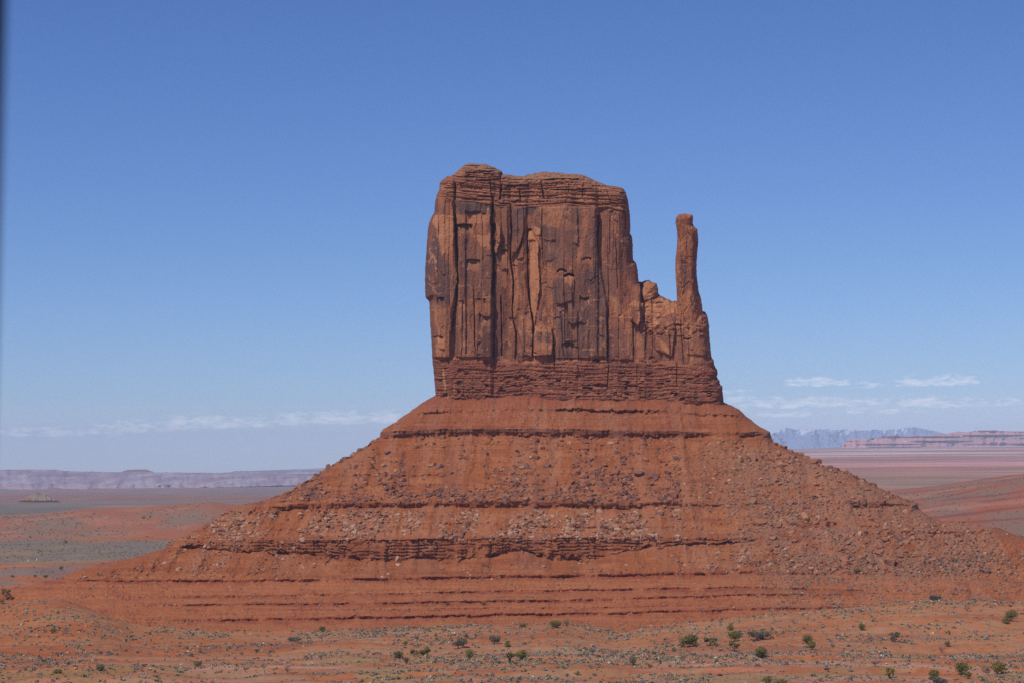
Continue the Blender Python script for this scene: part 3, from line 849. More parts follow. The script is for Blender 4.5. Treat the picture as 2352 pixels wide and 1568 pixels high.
def talus_color(sx, sy, dist):
    D, r, wallm, bandm, capm, fan, lowm = talus_terms(sx, sy)
    n = fbm(sx / 50, sy / 16, 5, 200)
    c = lerp3(C_T, (0.37, 0.142, 0.063), sst(.42, .68, n))
    c = lerp3(c, (0.28, 0.086, 0.036), sst(.5, .72, fbm(sx / 90, sy / 5, 4, 201)) * .7)
    up = sst(1010, 930, sy)
    c = lerp3(c, (0.29, 0.092, 0.052), up * .6)
    red = sst(940, 900, sy + (fbm(sx / 60, sy / 20, 2, 202) - .5) * 20)
    c = lerp3(c, (0.25, 0.075, 0.045), red * .7)
    # thin strata seams
    seam = sst(.60, .72, vn(sx / 260, (sy + sx * .006) / 3.1, 203)) * sst(.4, .6, fbm(sx / 60, sy / 9, 3, 204))
    c = lerp3(c, (0.22, 0.058, 0.032), seam * .55)
    c = lerp3(c, (0.27, 0.095, 0.050), wallm * .6)
    c = lerp3(c, (0.17, 0.075, 0.055), capm * .7)
    c = lerp3(c, (0.31, 0.150, 0.100), fan * .8 * sst(.3, .55, fbm(sx / 30, sy / 25, 4, 205)))
    c = lerp3(c, (0.20, 0.14, 0.105), fan * sst(.52, .7, fbm(sx / 9, sy / 4, 4, 206)) * .5)
    chute = sst(.50, .66, fbm((sx - 1330 + (sx - 1330) * (1100 - sy) * .0006) / 30, sy / 150, 4, 211)) * sst(905, 940, sy) * sst(1330, 1280, sy)
    c = lerp3(c, (0.355, 0.165, 0.105), chute * .42)
    dk = sst(.54, .68, fbm((sx + 300) / 36, sy / 120, 4, 212)) * sst(905, 940, sy) * sst(1330, 1280, sy)
    c = lerp3(c, (0.235, 0.078, 0.046), dk * .45)
    pale = sst(1168, 1185, sy) * sst(1238, 1220, sy) * sst(480, 600, sx) * sst(1500, 1380, sx) * sst(.42, .6, fbm(sx / 36, sy / 40, 3, 207))
    c = lerp3(c, (0.40, 0.175, 0.10), pale * .55)
    # low benches: deep red risers, sandier treads
    c = lerp3(c, (0.37, 0.132, 0.060), lowm * .6)
    c = lerp3(c, (0.24, 0.056, 0.032), bandm * .8)
    rub = lowm * sst(.5, .62, fbm(sx / 34, sy / 14, 3, 209)) * sst(.45, .6, fbm(sx / 5, sy / 3, 3, 210))
    c = lerp3(c, (0.21, 0.055, 0.034), rub * .55)
    tread = lowm * sst(.5, .7, fbm(sx / 120, sy / 3.5, 4, 208))
    c = lerp3(c, (0.44, 0.175, 0.085), tread * .45)
    return c * np.array([.95, .855, .73])


V, F, C = shell(TALP, 1.65, 1.5, talus_depth, talus_color, edge=TOPL, coarse=SKY_L + SKY_R)
# far side of the skirts: falls away behind the skyline
tl = TOPL
d0 = talus_depth(tl[:, 0], tl[:, 1], np.zeros(len(tl)))
x, y, z = unproject(tl[:, 0], tl[:, 1], d0)
rows = []
for s in np.linspace(0, 1, 8):
    rows.append(np.stack([x + (BX - x) * s * .15, y + s * 260, z - 1.0 + (-4 - z) * s ** 1.2 * .95 - .0], 1))
Vb = np.concatenate(rows)
n = len(tl)
Fb = []
for i in range(7):
    a = np.arange(n - 1) + i * n
    Fb.append(np.stack([a, a + 1, a + 1 + n, a + n], 1))
Fb = np.concatenate(Fb) + len(V)
Cb = np.tile(np.array(C_T), (len(Vb), 1))
mesh_np('talus_skirt', np.concatenate([V, Vb]), np.concatenate([F, Fb]), M_TALUS, np.concatenate([C, Cb]), True, butte)

# ================================================================== THE GROUND
CREST = [(-400, 1335), (0, 1351), (90, 1357), (143, 1364), (213, 1388), (304, 1425), (480, 1453), (700, 1455), (1000, 1443), (1060, 1437), (1250, 1431), (1400, 1450), (1500, 1440), (1577, 1432), (1777, 1411), (1965, 1391), (2151, 1377), (2352, 1381), (2800, 1385)]
CREST_D = [(-400, 1330), (0, 1300), (213, 1210), (480, 1120), (1000, 1105), (1500, 1125), (2000, 1170), (2352, 1180), (2800, 1185)]
CREST_X = np.linspace(-400, 2800, 400)
_cd = ip(CREST_X, CREST_D)
_cx, _cy, CREST_Z = unproject(CREST_X, ip(CREST_X, CREST), _cd)
LHILL = [(-700, 1180), (0, 1187), (100, 1180), (183, 1170), (311, 1168), (385, 1161), (440, 1155), (487, 1153), (542, 1159), (620, 1150), (900, 1150), (1200, 1170)]
RHILL = [(1500, 1180), (1900, 1150), (2044, 1134), (2145, 1123), (2240, 1108), (2352, 1092), (2600, 1070), (3000, 1060)]
LH_Z = unproject(np.array([p[0] for p in LHILL]), np.array([p[1] for p in LHILL]), 2900.0)[2]
RH_Z = unproject(np.array([p[0] for p in RHILL]), np.array([p[1] for p in RHILL]), 2950.0)[2]


def sx_of(X, D):
    return ((X / np.maximum(D, 1.0)) * FOC * math.cos(pit) + 512.0) / KS


def ground_h(X, D):
    X = np.asarray(X, float)
    D = np.asarray(D, float)
    s = sx_of(X, np.maximum(D, 200))
    h = np.zeros(np.broadcast(X, D).shape)
    # overlook hill under the viewpoint
    h = h + np.clip(86.3 - .36 * np.maximum(D - 12, 0), 0, 86.3) * (D < 260)
    cz = np.interp(s, CREST_X, CREST_Z)
    cd = ip(s, CREST_D)
    up = sst(cd - 300, cd, D)
    dn = sst(cd + 70, cd + 4, D)
    h = h + cz * np.where(D < cd, up, dn)
    under = sst(cd + 10, cd + 60, D) * sst(2000, 1800, D) * sst(60, 200, s) * sst(2900, 2700, s)
    h = h - 7 * under
    roll = sst(560, 760, D) * sst(6000, 1400, D)
    near = sst(1300, 1000, D)
    h = h + roll * ((fbm(X / 90, D / 70, 3, 300) - .5) * 6.0 * np.where(np.abs(D - cd) < 60, .25, 1.0) + (fbm(X / 24, D / 20, 5, 301, .6) - .5) * 3.0 * near)
    # low rock ledge crossing the near flat
    ly = 868 + (fbm(X / 60, X * 0, 3, 302) - .5) * 26 + X * .03
    h = h + near * (sst(ly - 1.2, ly + 1.2, D) * 1.5 * sst(ly + 70, ly + 20, D)) * sst(.25, .5, fbm(X / 45, X * 0 + 4, 2, 303))
    ly2 = 930 + (fbm(X / 70, X * 0 + 9, 3, 304) - .5) * 40 - X * .02
    h = h + near * (sst(ly2 - 1.2, ly2 + 1.2, D) * 1.0 * sst(ly2 + 50, ly2 + 14, D)) * sst(.4, .6, fbm(X / 40, X * 0 + 14, 2, 305))
    # middle distance hills
    lh = np.interp(s, [p[0] for p in LHILL], LH_Z)
    hn = (fbm(X / 140, D / 160, 4, 306) - .5)
    f = sst(2480, 2900, D) * sst(3500, 2950, D) * sst(1500, 1000, s)
    h = h + f * (lh + hn * 14 * sst(2950, 2600, D))
    rh = np.interp(s, [p[0] for p in RHILL], RH_Z)
    f = sst(1850, 2950, D) * sst(4200, 3100, D) * sst(1300, 1800, s)
    h = h + f * (rh + hn * 18 * sst(2950, 2500, D) + (vn(X / 900, D / 45, 307) - .5) * 5 * sst(2950, 2700, D))
    # plain climbs to the right in the distance
    g = sst(1000, 1900, s)
    h = h + g * ip(D, [(3000, 0), (4200, 20), (6000, 46), (9000, 90), (12000, 130), (16000, 175), (20500, 214), (40000, 214)])
    h = h + sst(3500, 7000, D) * (fbm(X / 1500, D / 500, 4, 308) - .5) * 16
    lf = sst(1100, 700, s)
    h = h + lf * ip(D, [(5000, 0), (8000, -25), (14600, -74), (17600, -60), (40000, -60)])
    return h


def ground_color(X, D, s):
    n = fbm(X / 60, D / 45, 5, 320)
    c = lerp3((0.395, 0.124, 0.040), (0.43, 0.162, 0.062), sst(.4, .65, n))
    c = lerp3(c, (0.32, 0.094, 0.040), sst(.57, .72, fbm(X / 40, D / 22, 5, 321)) * .7)
    c = lerp3(c, (0.40, 0.215, 0.115), sst(.45, .7, fbm(X / 9, D / 9, 4, 345, .65)) * (.3 + .4 * sst(-150, 100, X)) * sst(1500, 1100, D))
    c = lerp3(c, (0.27, 0.125, 0.068), sst(.56, .72, fbm(X / 3.5, D / 3.5, 3, 346, .6)) * .5 * sst(1300, 1000, D))
    # pinkish pale strata showing in the near flat
    near = sst(1000, 930, D)
    pk = near * sst(.5, .66, fbm(X / 120, (D + (fbm(X / 80, X * 0, 2, 330) - .5) * 60) / 13, 4, 322))
    c = lerp3(c, (0.43, 0.20, 0.135), pk * .75)
    wl = np.exp(-((D - (890 + (fbm(X / 60, X * 0 + 3, 3, 323) - .5) * 50 + np.abs(X) * .02)) / 4) ** 2) * sst(.4, .6, fbm(X / 30, D / 30, 2, 324))
    c = lerp3(c, (0.52, 0.30, 0.21), wl * .6)
    gr = sst(.56, .74, fbm(X / 14, D / 16, 4, 325))
    c = lerp3(c, (0.30, 0.205, 0.125), sst(.48, .66, fbm(X / 34, D / 13, 5, 347, .6)) * .5 * sst(1500, 1100, D) * sst(320, -60, X))
    c = lerp3(c, (0.33, 0.20, 0.11), gr * .35 * sst(1500, 1100, D))
    ln_ = sst(.58, .70, fbm(X / 110, (D + (fbm(X / 70, X * 0 + 6, 2, 348) - .5) * 50) / 5.5, 4, 349)) * sst(1250, 1000, D)
    c = lerp3(c, (0.27, 0.070, 0.030), ln_ * .55 * sst(500, -100, X))
    # grass tint
    yg = sst(.55, .72, fbm(X / 25, D / 30, 3, 326)) * near
    c = lerp3(c, (0.26, 0.19, 0.07), yg * .5)
    c = c * lerp3((1.0, 1.0, 1.0), (.97, .90, .80), sst(700, 200, s) * sst(1400, 1250, D))
    # scrub plains
    p1 = sst(1930, 2010, D + (fbm(X / 80, D / 80, 3, 327) - .5) * 60) * sst(2560, 2470, D + (fbm(X / 120, D / 120, 3, 328) - .5) * 120) * sst(1300, 900, s)
    sc1 = lerp3((0.195, 0.158, 0.122), (0.25, 0.185, 0.105), sst(.5, .7, fbm(X / 50, D / 60, 4, 329)))
    c = lerp3(c, sc1, p1 * .92)
    b1 = sst(1250, 1420, D) * sst(1960, 1900, D) * sst(300, 200, s) * sst(.42, .55, fbm(X / 40, D / 90, 4, 331))
    c = lerp3(c, (0.215, 0.155, 0.125), b1 * .8)
    hl = sst(2480, 2600, D) * sst(3600, 3000, D)
    hc = lerp3((0.35, 0.120, 0.058), (0.245, 0.155, 0.105), sst(.34, .74, fbm(X / 70, D / 170, 6, 332, .65)))
    hc = lerp3(hc, (0.42, 0.175, 0.10), sst(.6, .7, fbm(X / 60, D / 60, 3, 333)) * .6)
    c = lerp3(c, hc, hl * sst(1500, 1000, s))
    hr = sst(1900, 2050, D) * sst(3900, 3300, D) * sst(1300, 1700, s)
    hrc = lerp3((0.345, 0.110, 0.050), (0.245, 0.140, 0.092), sst(.36, .72, fbm(X / 55, D / 110, 5, 334) + sst(2400, 2100, D) * .06))
    hrc = lerp3(hrc, (0.22, 0.056, 0.034), sst(.58, .68, fbm(X / 150, D / 30, 4, 335)) * .8)
    hrc = lerp3(hrc, (0.43, 0.20, 0.12), sst(.62, .7, fbm(X / 120, D / 60, 4, 354)) * .5)
    c = lerp3(c, hrc, hr)
    # far plains: grey green scrub, red strips
    fl = sst(3000, 3400, D)
    fc = lerp3((0.175, 0.150, 0.115), (0.21, 0.165, 0.13), sst(.4, .6, fbm(X / 400, D / 600, 4, 336)))
    fc = lerp3(fc, (0.36, 0.15, 0.09), sst(.58, .68, fbm(X / 700, D / 220, 4, 337)) * .75)
    far2 = sst(5600, 7200, D)
    fc = lerp3(fc, (0.30, 0.125, 0.085), far2 * sst(.42, .6, fbm(X / 1800, D / 500, 4, 338)) * .7)
    fc = fc * (0.80 + .40 * fbm(X / 90, D / 220, 4, 352, .65))[..., None]
    c = lerp3(c, fc, fl * sst(1500, 1000, s))
    # right: banded plain, green grey, then pink and whitish bands
    rc = lerp3((0.195, 0.165, 0.11), (0.33, 0.17, 0.10), sst(.42, .6, fbm(X / 500, D / 260, 5, 339) + ip(D, [(3300, -.08), (4300, -.05), (5000, .1), (7000, .1)])))
    rc = lerp3(rc, (0.52, 0.25, 0.21), sst(5500, 7500, D) * sst(.42, .56, fbm(X / 3500, D / 1500, 4, 340)))
    rc = lerp3(rc, (0.23, 0.16, 0.15), sst(6500, 8500, D) * sst(.5, .6, fbm(X / 5000, D / 1300, 4, 353)) * .8)
    rc = lerp3(rc, (0.58, 0.42, 0.35), sst(9500, 11500, D) * sst(.42, .62, fbm(X / 2600, D / 1700, 5, 341)) * .85)
    rc = lerp3(rc, (0.22, 0.14, 0.12), sst(.6, .7, fbm(X / 2500, D / 350, 3, 342)) * sst(4500, 6000, D) * .7)
    rc = rc * (0.90 + .44 * fbm(X / 160, D / 300, 4, 350, .65))[..., None]
    rc = lerp3(rc, (0.30, 0.115, 0.085), sst(.56, .66, fbm(X / 2600, D / 190, 4, 351)) * sst(4200, 5200, D) * .5)
    c = lerp3(c, rc, sst(3300, 3900, D) * sst(1000, 1500, s))
    return c


tx_in = np.linspace(-.262, .262, 720)
tx_out = np.linspace(.27, .9, 36)
TX = np.concatenate([-tx_out[::-1], tx_in, tx_out])
DR = np.concatenate([[-260, -120, -40, 0, 6, 12, 20, 40, 80, 130, 180, 220, 250, 262], np.linspace(280, 720, 30), np.linspace(724, 1330, 400),
                     np.exp(np.linspace(math.log(1336), math.log(37500), 430))])
TT, DD = np.meshgrid(TX, DR)
XX = TT * np.maximum(np.abs(DD), 150.0) * np.where(DD < 0, 1, 1)
ZZ = ground_h(XX, DD)
CC = ground_color(XX, np.maximum(DD, 1.0), sx_of(XX, np.maximum(DD, 200)))
nr, ncl = TT.shape
ii = np.arange(nr * ncl).reshape(nr, ncl)
F = np.stack([ii[:-1, :-1].ravel(), ii[:-1, 1:].ravel(), ii[1:, 1:].ravel(), ii[1:, :-1].ravel()], 1)
g = mesh_np('ground', np.stack([XX.ravel(), DD.ravel(), ZZ.ravel()], 1), F, M_GROUND, CC.reshape(-1, 3), True)
tag(g, kind='structure')
GROUND_MAX = float(ZZ.max())


def ground_hit(sx, sy):
    """first ground point along the ray of a photo pixel"""
    D = np.linspace(700, 3600, 3000)
    x, y, z = unproject(np.full(D.shape, float(sx)), np.full(D.shape, float(sy)), D)
    gz = ground_h(x, D)
    below = np.nonzero(z <= gz)[0]
    k = below[0] if len(below) else -1
    dt = float(talus_depth(np.array([float(sx)]), np.array([float(sy)]), np.array([50.0]))[0]) if inside(np.array([float(sx)]), np.array([float(sy)]), TALP)[0] else 9e9
    if D[k] > dt:
        x, y, z = unproject(sx, sy, dt)
        return np.array([float(x), float(y), float(z)])
    return np.array([x[k], D[k], gz[k]])


# ================================================================== FAR LAND
def far_body(name, outl, step, D0, run, colfun, relief, label, cat, jit=.6, group=None, back=900.0):
    P = densify(outl, 3.0, jit, 77)
    ytop = P[:, 1].min()
    ybot = P[:, 1].max()
    def dep(sx, sy, dist):
        t = np.clip((ybot - sy) / (ybot - ytop), 0, 1)
        return D0 + run * t + relief(sx, sy, t) + rnd(dist, 3, 40)
    o = body(name, P, step, dep, colfun, D0 + run, back, 40, M_FAR, None, True, step * .45, outl)
    tag(o, label, cat, group)
    return o


LM = [(-420, 1079), (-200, 1078), (0, 1077), (60, 1076.5), (128, 1076.5), (142, 1079.5), (170, 1081), (205, 1081.5), (212, 1080.5), (222, 1082), (270, 1082), (300, 1082), (420, 1083.5), (500, 1084), (580, 1082), (680, 1081), (760, 1078), (900, 1078), (1150, 1080), (1150, 1118), (900, 1114), (700, 1112), (400, 1120), (200, 1124), (0, 1130), (-420, 1134)]


def lm_rel(sx, sy, t):
    return (fbm(sx / 40 + t * .5, t * 2.0, 5, 400) - .5) * 1900 * (1 - t) + (fbm(sx / 12, t * 3, 3, 401) - .5) * 300


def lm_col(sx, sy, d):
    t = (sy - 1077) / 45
    c = lerp3((0.29, 0.20, 0.23), (0.38, 0.31, 0.33), sst(.35, .7, fbm(sx / 30 + sy / 9, sy / 7, 5, 402)))  # base pushed to lavender, painting in some blue distance haze
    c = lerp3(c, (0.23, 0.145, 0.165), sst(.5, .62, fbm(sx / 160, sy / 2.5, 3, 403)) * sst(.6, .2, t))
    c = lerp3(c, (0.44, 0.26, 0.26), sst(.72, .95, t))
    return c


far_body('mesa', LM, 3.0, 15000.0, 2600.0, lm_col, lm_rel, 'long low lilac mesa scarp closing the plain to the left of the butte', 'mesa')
LB = [(270, 1084), (281, 1082), (283, 1079.5), (288, 1079), (292, 1077), (300, 1077), (312, 1076), (332, 1076.3), (341, 1077), (344, 1079), (349, 1081), (360, 1084)]
far_body('small_butte', LB, 1.5, 17700.0, 260.0, lambda a, b, d: np.tile(np.array((0.24, 0.12, 0.10)), (len(a), 1)), lambda a, b, t: (fbm(a / 5, b / 2, 3, 410) - .5) * 40,
         'tiny flat-topped butte standing on the rim of the lilac mesa', 'butte', .2, None, 120.0)
RM = [(1925, 1026), (1936, 1021), (1941, 1014), (1944, 1008), (1952, 1006), (1960, 1005), (1975, 1006), (1990, 1005), (1998, 1006), (2003, 1010), (2007, 1007), (2012, 1003), (2022, 1003), (2031, 1004.5), (2034, 998.5), (2040, 998), (2049, 999), (2055, 998), (2059, 1003.5), (2066, 1003),
      (2070, 1000.5), (2076, 1000), (2082, 1003), (2090, 1003), (2092, 998), (2097, 998), (2103, 1000), (2112, 1000), (2125, 998.5), (2134, 998), (2145, 996), (2159, 994), (2165, 996), (2180, 993), (2190, 991), (2200, 989), (2205, 991), (2225, 990), (2240, 988), (2248, 986.5), (2262, 987), (2283, 986), (2300, 988), (2352, 988.5),
      (2420, 988), (2560, 991), (2700, 990), (2900, 1000), (2900, 1062), (2352, 1060), (2080, 1050), (1925, 1045)]


def rm_rel(sx, sy, t):
    return (fbm(sx / 14, t * 2, 4, 420) - .5) * 750 * (1 - t * .6) + (vn(sx / 120, sy / 3.4, 421) - .5) * 220


def rm_col(sx, sy, d):
    top = ip(sx, [(1940, 1006), (2030, 1001), (2100, 999), (2200, 990), (2900, 989)])
    t = (sy - top) / 34
    c = lerp3((0.56, 0.29, 0.25), (0.47, 0.24, 0.21), sst(.4, .65, fbm(sx / 40, sy / 3, 4, 422)))
    c = lerp3(c, (0.35, 0.20, 0.19), np.exp(-((t - .55) / .05) ** 2) * sst(2040, 2080, sx) * .9)
    c = lerp3(c, (0.30, 0.20, 0.155), sst(.28, .36, t) * sst(.52, .46, t) * sst(2150, 2250, sx) * .8)
    c = lerp3(c, (0.42, 0.21, 0.185), sst(.6, .7, t) * .7)
    return c


far_body('mesa', RM, 2.2, 20000.0, 1200.0, rm_col, rm_rel, 'jagged pink mesa rim with notched towers beneath the snowy range', 'mesa', .35)
SM = [(1690, 1030), (1720, 1008), (1750, 1001), (1774, 995.5), (1787, 987.5), (1797, 983), (1806, 979.7), (1815, 982), (1825, 985), (1832, 987), (1842, 983), (1850, 984), (1862, 985), (1872, 983.5), (1880, 985), (1894, 984), (1910, 985), (1926, 987), (1938, 984), (1951, 983.5), (1962, 985), (1973, 987),
      (1990, 987), (2002, 985), (2011, 984.5), (2022, 986.5), (2033, 987), (2046, 984), (2059, 985.5), (2072, 982), (2084, 979.7), (2093, 978.8), (2103, 979.5), (2115, 981.5), (2130, 985), (2141, 987.5), (2155, 990.5), (2166, 993), (2190, 998), (2240, 1006), (2300, 1060), (1690, 1060)]


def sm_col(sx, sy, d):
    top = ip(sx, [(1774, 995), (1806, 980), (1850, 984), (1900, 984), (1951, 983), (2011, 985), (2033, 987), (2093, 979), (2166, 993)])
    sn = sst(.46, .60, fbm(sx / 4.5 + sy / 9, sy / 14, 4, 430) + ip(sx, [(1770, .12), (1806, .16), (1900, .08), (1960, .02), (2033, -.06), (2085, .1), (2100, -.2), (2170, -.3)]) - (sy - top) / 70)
    return lerp3((0.18, 0.27, 0.40), (0.62, 0.69, 0.78), sn * sst(19, 10, sy - top))  # blue rock and softened snow tones have distance haze painted in


far_body('mountain_range', SM, 2.0, 34000.0, 1800.0, sm_col, lambda a, b, t: (fbm(a / 13 + t * 1.6, t * 2.2, 5, 431) - .5) * 1100, 'distant blue mountain range streaked with snow on the right skyline', 'mountains', .5, None, 1800.0)
BR = [(500, 1090), (540, 1080), (580, 1079.5), (620, 1078), (660, 1076.5), (700, 1075), (740, 1073), (800, 1071), (880, 1068), (960, 1066), (1150, 1064), (1150, 1105), (500, 1105)]
far_body('mountain_range', BR, 4.0, 33000.0, 800.0, lambda a, b, d: lerp3((0.15, 0.14, 0.17), (0.45, 0.36, 0.33), sst(.5, .6, fbm(a / 60, b / 2, 3, 433)) * sst(640, 700, a)), lambda a, b, t: (fbm(a / 30, t, 3, 432) - .5) * 300,
         'faint blue ridge on the left skyline where it meets the butte', 'mountains', .3, None, 800.0)
# pale badland mound out on the plain
MO = [(40, 1150), (52, 1144), (62, 1139), (70, 1134), (76, 1130), (82, 1128), (86, 1128.5), (91, 1131.5), (97, 1134), (103, 1132.5), (108, 1134), (114, 1138), (121, 1142), (132, 1147), (140, 1150)]


def mo_col(sx, sy, d):
    c = lerp3((0.29, 0.215, 0.15), (0.26, 0.18, 0.13), fbm(sx / 5, sy / 5, 3, 440))
    c = lerp3(c, (0.20, 0.17, 0.13), sst(1137, 1133, sy) * sst(96, 90, sx) * .9)
    return lerp3(c, (0.30, 0.13, 0.08), sst(74, 60, sx - (sy - 1140)) * .8 + sst(.55, .7, fbm(sx / 9, sy / 4, 2, 441)) * .3)


far_body('mound', MO, .8, 5650.0, 60.0, mo_col, lambda a, b, t: (fbm(a / 4, t * 1.5, 3, 442) - .5) * 22, 'small pale yellow badland mound alone on the scrub plain', 'mound', .2, None, 60.0)

#@@DETAIL
# ================================================================== ROCKS, PLANTS, SMALL THINGS
def ico():
    p = (1 + 5 ** .5) / 2
    v = np.array([(-1, p, 0), (1, p, 0), (-1, -p, 0), (1, -p, 0), (0, -1, p), (0, 1, p), (0, -1, -p), (0, 1, -p), (p, 0, -1), (p, 0, 1), (-p, 0, -1), (-p, 0, 1)], float)
    f = [(0, 11, 5), (0, 5, 1), (0, 1, 7), (0, 7, 10), (0, 10, 11), (1, 5, 9), (5, 11, 4), (11, 10, 2), (10, 7, 6), (7, 1, 8), (3, 9, 4), (3, 4, 2), (3, 2, 6), (3, 6, 8), (3, 8, 9), (4, 9, 5), (2, 4, 11), (6, 2, 10), (8, 6, 7), (9, 8, 1)]
    v = list(v / np.linalg.norm(v[0]))
    cache = {}

    def mid(a, b):
        k = (min(a, b), max(a, b))
        if k not in cache:
            q = (v[a] + v[b])
            v.append(q / np.linalg.norm(q))
            cache[k] = len(v) - 1
        return cache[k]
    ff = []
    for a, b, c in f:
        x, y, z = mid(a, b), mid(b, c), mid(c, a)
        ff += [(a, x, z), (b, y, x), (c, z, y), (x, y, z)]
    return np.array(v), np.array(ff)


ICO_V, ICO_F = ico()


def rock_shape(seed, flat=.75, cuts=9):
    """angular block: a ball cut by random planes"""
    rg = np.random.default_rng(seed)
    v = ICO_V * (1 + (rg.random((len(ICO_V), 1)) - .5) * .12)
    for i in range(cuts):
        n = rg.normal(size=3)
        n /= np.linalg.norm(n)
        d = rg.uniform(.38, .72)
        e = v @ n - d
        v = v - np.outer(np.maximum(e, 0), n)
    v = v * np.array([rg.uniform(.85, 1.15), rg.uniform(.7, 1.0), flat * rg.uniform(.8, 1.1)])
    v = v / np.abs(v[:, 0]).max() * .5
    return v


ROCKS = [rock_shape(500 + i, .55 + .4 * ((i * 7) % 5) / 4) for i in range(12)]


def rot_rand(n, tilt, rg):
    """n rotation matrices: any heading, limited tilt"""
    a = rg.random(n) * 6.2832
    b = rg.normal(size=n) * tilt
    c = rg.normal(size=n) * tilt
    ca, sa, cb, sb, c2, s2 = np.cos(a), np.sin(a), np.cos(b), np.sin(b), np.cos(c), np.sin(c)
    Z = np.zeros(n)
    O = np.ones(n)
    Ra = np.stack([np.stack([ca, -sa, Z], -1), np.stack([sa, ca, Z], -1), np.stack([Z, Z, O], -1)], -2)
    Rb = np.stack([np.stack([O, Z, Z], -1), np.stack([Z, cb, -sb], -1), np.stack([Z, sb, cb], -1)], -2)
    Rc = np.stack([np.stack([c2, Z, s2], -1), np.stack([Z, O, Z], -1), np.stack([-s2, Z, c2], -1)], -2)
    return Rc @ Rb @ Ra


def scatter_mesh(name, shapes, faces, pos, size, cols, mat, seed, tilt=.35, vjit=.12):
    rg = np.random.default_rng(seed)
    n = len(pos)
    which = rg.integers(0, len(shapes), n)
    R = rot_rand(n, tilt, rg)
    Vs, Fs, Cs = [], [], []
    off = 0
    for k in range(len(shapes)):
        i = np.nonzero(which == k)[0]
        if not len(i):
            continue
        sh = shapes[k][0] if isinstance(shapes[k], tuple) else shapes[k]
        sc_ = shapes[k][1] if isinstance(shapes[k], tuple) else None
        fa = faces[k] if isinstance(faces, list) else faces
        v = np.einsum('nij,vj->nvi', R[i], sh) * size[i][:, None, None] + pos[i][:, None, :]
        c = np.repeat(cols[i][:, None, :], len(sh), 1)
        if sc_ is not None:
            c = c * sc_[None, :, None]
        f = fa[None] + (np.arange(len(i)) * len(sh))[:, None, None] + off
        off += len(i) * len(sh)
        Vs.append(v.reshape(-1, 3))
        Cs.append(c.reshape(-1, 3))
        Fs.append(f.reshape(-1, fa.shape[1]))
    return mesh_np(name, np.concatenate(Vs), np.concatenate(Fs), mat, np.concatenate(Cs), False)


def on_talus(sx, sy):
    return inside(sx, sy, TALP_C) & ~((sx > 1004) & (sx < 1660) & (sy < ip(sx, [(1004, 908), (1660, 925)])))


TALP_C = np.concatenate([np.array(SKY_L + SKY_R, float), np.array([(2700, 1500), (-320, 1500)], float)])


def front_talus(sx, sy):
    d = near_outline(sx, sy, np.array(SKY_L + SKY_R, float), False)[0]
    D = talus_depth(sx, sy, d)
    x, y, z = unproject(sx, sy, D)
    return x, y, z, D


T_RED, T_DARK, T_TAN, T_PALE, T_GREY = (0.30, 0.115, 0.060), (0.20, 0.092, 0.068), (0.35, 0.165, 0.092), (0.43, 0.25, 0.16), (0.29, 0.165, 0.11)
rs = []   # rows: sx, sy, width(m), tone


def zone(n, x0, x1, y0, y1, mask, smin, smax, power, tones):
    X = RNG.uniform(x0, x1, n * 6)
    Y = RNG.uniform(y0, y1, n * 6)
    k = np.nonzero(RNG.random(n * 6) < mask(X, Y))[0][:n]
    s = smin + (smax - smin) * RNG.random(len(k)) ** power
    tn = RNG.choice(len(tones), len(k), p=[t[1] for t in tones])
    for a, b, c, d in zip(X[k], Y[k], s, tn):
        rs.append((a, b, c, tones[d][0]))


def clump(fx, fy, lo, hi, seed):
    return lambda X, Y: sst(lo, hi, fbm(X / fx, Y / fy, 3, seed)) + .05


# upper skirt: small pale chips
zone(700, 880, 1760, 912, 982, clump(60, 20, .45, .7, 601), .4, 1.3, 3, [(T_PALE, .35), (T_RED, .35), (T_TAN, .3)])
# boulders between the dark ledge and the middle ledge, gathered in drifts along the ledge foot
zone(3000, 640, 1560, 1004, 1152, lambda X, Y: sst(.44, .62, fbm((X + Y * .15) / 40, Y / 110, 4, 602)) * (.35 + .65 * sst(1040, 1145, Y)) + .05, .5, 5.2, 3.6, [(T_RED, .5), (T_DARK, .30), (T_TAN, .16), (T_PALE, .04)])
zone(700, 640, 1560, 1122, 1150, lambda X, Y: sst(.35, .6, fbm(X / 45, Y / 40, 3, 603)), 1.2, 5.2, 2.0, [(T_RED, .45), (T_DARK, .4), (T_TAN, .15)])
# pale rubble under the middle ledge
zone(4200, 430, 1560, 1172, 1240, lambda X, Y: sst(.42, .60, fbm((X + Y * .4) / 42, Y / 60, 3, 604)) + .04, .5, 4.6, 3.2, [(T_PALE, .34), (T_TAN, .4), (T_RED, .2), (T_DARK, .06)])
# rubble streaks on the left nose
zone(700, 380, 700, 1176, 1322, lambda X, Y: sst(.46, .60, fbm((X + Y * 1.1) / 22, Y / 160, 3, 605)), .6, 3.6, 2.8, [(T_PALE, .3), (T_TAN, .4), (T_RED, .3)])
# aprons
zone(380, 180, 1500, 1292, 1330, clump(60, 20, .5, .68, 606), .6, 3.4, 3, [(T_RED, .4), (T_TAN, .4), (T_PALE, .2)])
